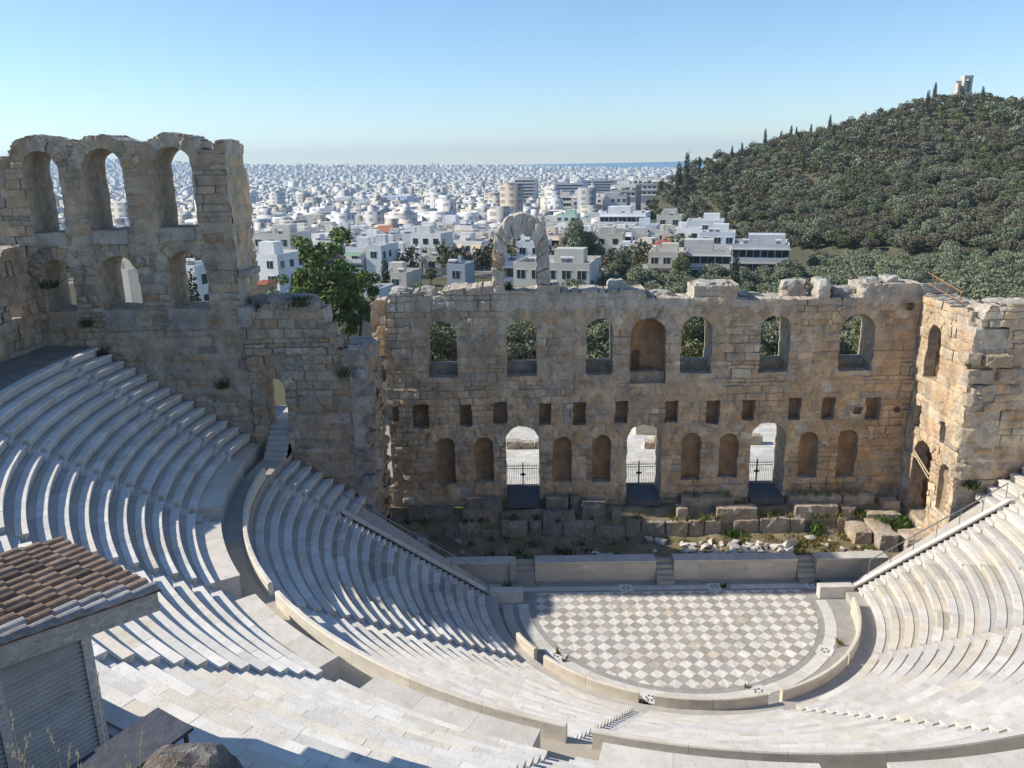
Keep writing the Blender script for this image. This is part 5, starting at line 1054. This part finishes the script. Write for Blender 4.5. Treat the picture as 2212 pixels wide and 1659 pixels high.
b = MB(); b.add(q8, [(0, 1, 2, 3), (7, 6, 5, 4), (0, 4, 5, 1), (1, 5, 6, 2), (2, 6, 7, 3), (3, 7, 4, 0)], (0.25, 0.2, 0.15)); hp_('roof_deck', b, M['wood'])
n = 0
for j in range(13):
    yy = -0.13 + j * 0.285
    oj = rng.uniform(-0.07, 0.05)
    for i in range(11):
        xa = 1.22 - i * 0.43 + (oj if i else 0)
        if xa < -3.6: continue
        xa += rng.uniform(-0.02, 0.02); xb = xa - 0.50; V = []
        for x, r, lift in ((xa, 0.122, 0.055), ((xa + xb) / 2, 0.114, 0.034), (xb, 0.104, 0.010)):
            for q in range(7):
                a = math.pi * q / 6; V.append((x, yy - math.cos(a) * r, rz_(x) + lift + math.sin(a) * r * 1.05 - 0.045))
        Fc = [(s * 7 + q, s * 7 + q + 1, s * 7 + q + 8, s * 7 + q + 7) for s in range(2) for q in range(6)] + [tuple(range(7))]
        c = np.array((0.31, 0.22, 0.155)) * rng.uniform(0.78, 1.15)
        if j == 0 or (j == 1 and rng.random() < 0.5): c = np.array((0.36, 0.34, 0.33)) * rng.uniform(0.85, 1.15)
        if rng.random() < 0.18: c = np.array((0.15, 0.115, 0.09))
        b = MB(); b.add(V, Fc, tuple(c)); hp_('roof_tile', b, M['terracotta']); n += 1
    b = MB(); V = []
    for x in (1.18, -3.6):
        for q in range(4): V.append((x, yy + 0.1425 + (-0.1, -0.035, 0.035, 0.1)[q], rz_(x) + (-0.015, -0.05, -0.05, -0.015)[q]))
    b.add(V, [(q, q + 1, q + 5, q + 4) for q in range(3)], (0.26, 0.15, 0.09)); hp_('valley_tile', b, M['terracotta'])
# hill slope the photographer stands on
def slope_z(th, r): return np.interp(r, [39.3, 40.2, 41.5, 43, 44.6, 60], [16.3, 17.4, 19.6, 22.3, 24.5, 31])
ths = np.linspace(225, 300, 60); rr = np.r_[np.linspace(39.3, 46, 24), 52, 60]; V = []
for t in ths:
    for r in rr: x, y, _ = P2(t, r, 0); V.append((x, y, float(slope_z(t, r))))
V = np.array(V); V[:, 2] += 0.28 * vnoise(V[:, :2], 1.1, 61) + 0.10 * vnoise(V[:, :2], 0.35, 62); nr = len(rr); a = (np.arange(59)[:, None] * nr + np.arange(nr - 1)).ravel()
o = obj('rocky_slope', V, np.stack([a, a + nr, a + nr + 1, a + 1], 1), M['earth'], None, None, True); o['kind'] = 'structure'
# dark sheet and boulder below the viewer
pa, pb = Vector((-14.32, -33.57, 18.0)), Vector((-13.55, -34.06, 18.0)); fwd = Vector((-0.62, -0.80, -0.12))
q = [pa, pb, pb + fwd * 2.2, pa + fwd * 2.2]; b = MB(); b.add([p + Vector((0, 0, 0.03)) for p in q] + [p - Vector((0, 0, 0.03)) for p in q], [(0, 1, 2, 3), (7, 6, 5, 4), (0, 4, 5, 1), (1, 5, 6, 2), (2, 6, 7, 3), (3, 7, 4, 0)], (0.085, 0.095, 0.115)); sheet = b.build('board_top', M['wood'])
bt = empty('dark_board', tuple((pa + pb) / 2 - Vector((0, 0, 1.6)))); tag(bt, 'dark weathered board table below the hut in the near corner', 'table'); adopt(sheet, bt)
for p in (q[0], q[1], q[2], q[3]): m = MB(); c = p * 0.9 + (sum(q, Vector()) / 4) * 0.1; m.tube(c - Vector((0, 0, 1.75)), c - Vector((0, 0, 0.03)), 0.04, 6, (0.1, 0.1, 0.1)); adopt(m.build('leg', M['wood']), bt)
r2 = np.random.default_rng(8)
import bmesh
bm = bmesh.new(); bmesh.ops.create_icosphere(bm, subdivisions=4, radius=1.0)
V = np.array([v.co[:] for v in bm.verts]); Fc = [tuple(v.index for v in f.verts) for f in bm.faces]; bm.free()
d = 1 + 0.22 * vnoise(V, 0.7, 5) + 0.10 * vnoise(V, 0.28, 6) + 0.04 * vnoise(V, 0.11, 7); V = V * d[:, None]; V = np.sign(V) * np.abs(V) ** 0.72
tt_ = np.where((vnoise(V, 0.6, 9) > 0)[:, None], np.array((0.30, 0.27, 0.23)), np.array((0.16, 0.15, 0.15)))
o = obj('boulder', V * np.array((0.62, 0.75, 0.95)) + np.array((-11.9, -37.9, 19.62)), Fc, M['stone'], None, tt_); tag(o, 'grey boulder at the near edge beside the dark board', 'rock')
o = obj('boulder', V[:, [1, 0, 2]] * np.array((1.0, 0.8, 1.0)) + np.array((-12.9, -38.6, 18.95)), Fc, M['stone'], None, tt_ * 0.7); tag(o, 'darker boulder low in the corner below the dark board', 'rock')
# dry grass stalks
b = MB()
for k in range(34):
    t = rng.uniform(0, 1); x, y, z = -13.6 + 2.1 * t + rng.normal(0, 0.25), -37.6 - 1.0 * t + rng.normal(0, 0.4), 20.0
    H = rng.uniform(0.5, 1.05); lean = rng.normal(0, 0.16, 2); p0 = Vector((x, y, z)); p1 = p0 + Vector((lean[0] * 0.4, lean[1] * 0.4, H * 0.6)); p2 = p0 + Vector((lean[0], lean[1], H))
    b.tube(p0, p1, 0.004, 3, (0.45, 0.36, 0.2)); b.tube(p1, p2, 0.003, 3, (0.45, 0.36, 0.2))
    for s in range(5):
        q_ = p1.lerp(p2, 0.35 + 0.15 * s) + Vector(rng.normal(0, 0.012, 3)); b.tube(q_, q_ + Vector((0.01, 0.01, 0.05)), 0.011, 4, (0.68, 0.60, 0.44), 0.003)
o = b.build('dry_grass', M['wood']); tag(o, 'thin dry grass stalks with pale seed heads at the near edge', 'grass', kind='stuff')
# ------------------------------------------------------------------ weeds on the stage and in joints
def weeds(name, spots, n, h, cols, lab, cat='weeds'):
    r2 = np.random.default_rng(len(spots) * 7 + n); V = []; F_ = []; T_ = []
    for (x, y, z, rad) in spots:
        m = int(n * rad * rad * 4) + 6
        px, py = x + r2.normal(0, rad * 0.5, m), y + r2.normal(0, rad * 0.5, m)
        for i in range(m):
            H = h * r2.uniform(0.4, 1.3); a = r2.uniform(0, 6.28); w_ = 0.03 + 0.03 * r2.random(); dx, dy = r2.normal(0, 0.35 * H, 2); c = np.array(cols[r2.integers(0, len(cols))]) * r2.uniform(0.7, 1.3)
            b0 = len(V); V += [(px[i] - math.cos(a) * w_, py[i] - math.sin(a) * w_, z - 0.05), (px[i] + math.cos(a) * w_, py[i] + math.sin(a) * w_, z - 0.05), (px[i] + dx + math.cos(a) * w_ * 0.8, py[i] + dy, z + H * 0.7), (px[i] + dx * 1.5, py[i] + dy * 1.5, z + H)]
            F_.append((b0, b0 + 1, b0 + 2, b0 + 3)); T_ += [c] * 4
    o = obj(name, np.array(V), np.array(F_), M['leaf'], None, np.array(T_)); tag(o, lab, cat, kind='stuff')
GRN = [(0.09, 0.16, 0.03), (0.12, 0.18, 0.04), (0.07, 0.12, 0.03)]; DRY = [(0.30, 0.20, 0.07), (0.36, 0.22, 0.10), (0.22, 0.18, 0.06)]; MIX = GRN + DRY[:2]
rs = np.random.default_rng(66)
weeds('weeds', [(rs.uniform(2.5, 17.5), rs.uniform(8.85, 9.1), 2.2, 0.3) for _ in range(26)] + [(x, 8.6, 3.1, 0.3) for x in (11.2, 12, 12.8, 13.6, 14.5, 15.5, 4.2, 6.5)] + [(rs.uniform(2.0, 17), 7.15 + rs.uniform(-0.1, 0.5), 1.95, 0.22) for _ in range(34)], 42, 0.42, MIX, 'weeds and dry grass growing along the stage terrace stones')
weeds('grass', [(12.3, 7.2, 1.3, 0.55), (12.2, 6.7, 0.9, 0.5), (16.8, 6.4, 1.9, 0.6), (17.6, 6.0, 1.6, 0.6), (18.2, 6.6, 1.9, 0.5), (15.9, 7.6, 2.0, 0.4), (6.9, 6.7, 0.9, 0.55), (6.3, 6.8, 1.0, 0.4)], 130, 0.40, GRN, 'fresh green grass patches at the sunny end of the stage', 'grass')
weeds('ground_plants', [(rs.uniform(9.5, 15.5), rs.uniform(3.4, 6.8), 0.9, 0.5) for _ in range(34)] + [(rs.uniform(2.5, 9), rs.uniform(5.6, 6.9), 0.9, 0.4) for _ in range(14)], 60, 0.2, MIX + DRY, 'low mixed weeds on the sunny stage ground')
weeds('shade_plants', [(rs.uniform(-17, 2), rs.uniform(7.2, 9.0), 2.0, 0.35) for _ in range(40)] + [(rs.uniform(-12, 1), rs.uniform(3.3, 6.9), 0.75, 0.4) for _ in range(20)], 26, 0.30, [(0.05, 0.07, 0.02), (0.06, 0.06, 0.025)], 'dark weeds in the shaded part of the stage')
weeds('floor_weeds', [(-2.7, -10.1, 0.05, 0.22), (-2.3, -10.0, 0.05, 0.15), (4.5, 1.25, 0.05, 0.22), (-9.3, 1.7, 0.05, 0.22), (-6.5, -5.7, 0.05, 0.12), (-6.2, -6.4, 0.05, 0.1), (9.4, -5.2, 0.05, 0.2), (3.2, -8.9, 0.05, 0.12), (10.6, 1.7, 0.05, 0.2)], 120, 0.28, [(0.07, 0.09, 0.03), (0.20, 0.13, 0.05)], 'small weeds growing round the drain plates of the checkered floor')
weeds('wall_plants', [(19.9, 2.1, 6.3, 0.5), (-36.5, 2.9, 19.8, 0.4), (-34.6, 2.95, 17.4, 0.3), (-26.8, 2.9, 13.4, 0.35), (-33.9, 2.8, 15.6, 0.3), (-19.3, 2.8, 14.0, 0.25), (-21.6, 3.3, 18.4, 0.6), (-9.0, 10.2, 18.1, 0.25)], 130, 0.5, [(0.05, 0.07, 0.03), (0.08, 0.09, 0.04)], 'dark plants sprouting from the ruined walls')
# ------------------------------------------------------------------ haze
hz = mat('haze_air', (1, 1, 1)); nt = hz.node_tree
for nd in list(nt.nodes):
    if nd.type != 'OUTPUT_MATERIAL': nt.nodes.remove(nd)
pv = nt.nodes.new('ShaderNodeVolumePrincipled'); pv.inputs['Color'].default_value = (0.55, 0.78, 1.0, 1); pv.inputs['Density'].default_value = HAZE if 'HAZE' in globals() else 0.00011; pv.inputs['Anisotropy'].default_value = 0.2
out_ = [nd for nd in nt.nodes if nd.type == 'OUTPUT_MATERIAL'][0]; nt.links.new(pv.outputs[0], out_.inputs['Volume'])
if True:
    o = box_obj('haze', -14000, 14000, -400, 8800, -100, 190, hz); tag(o, 'pale blue haze over the distant city', 'haze', kind='stuff')
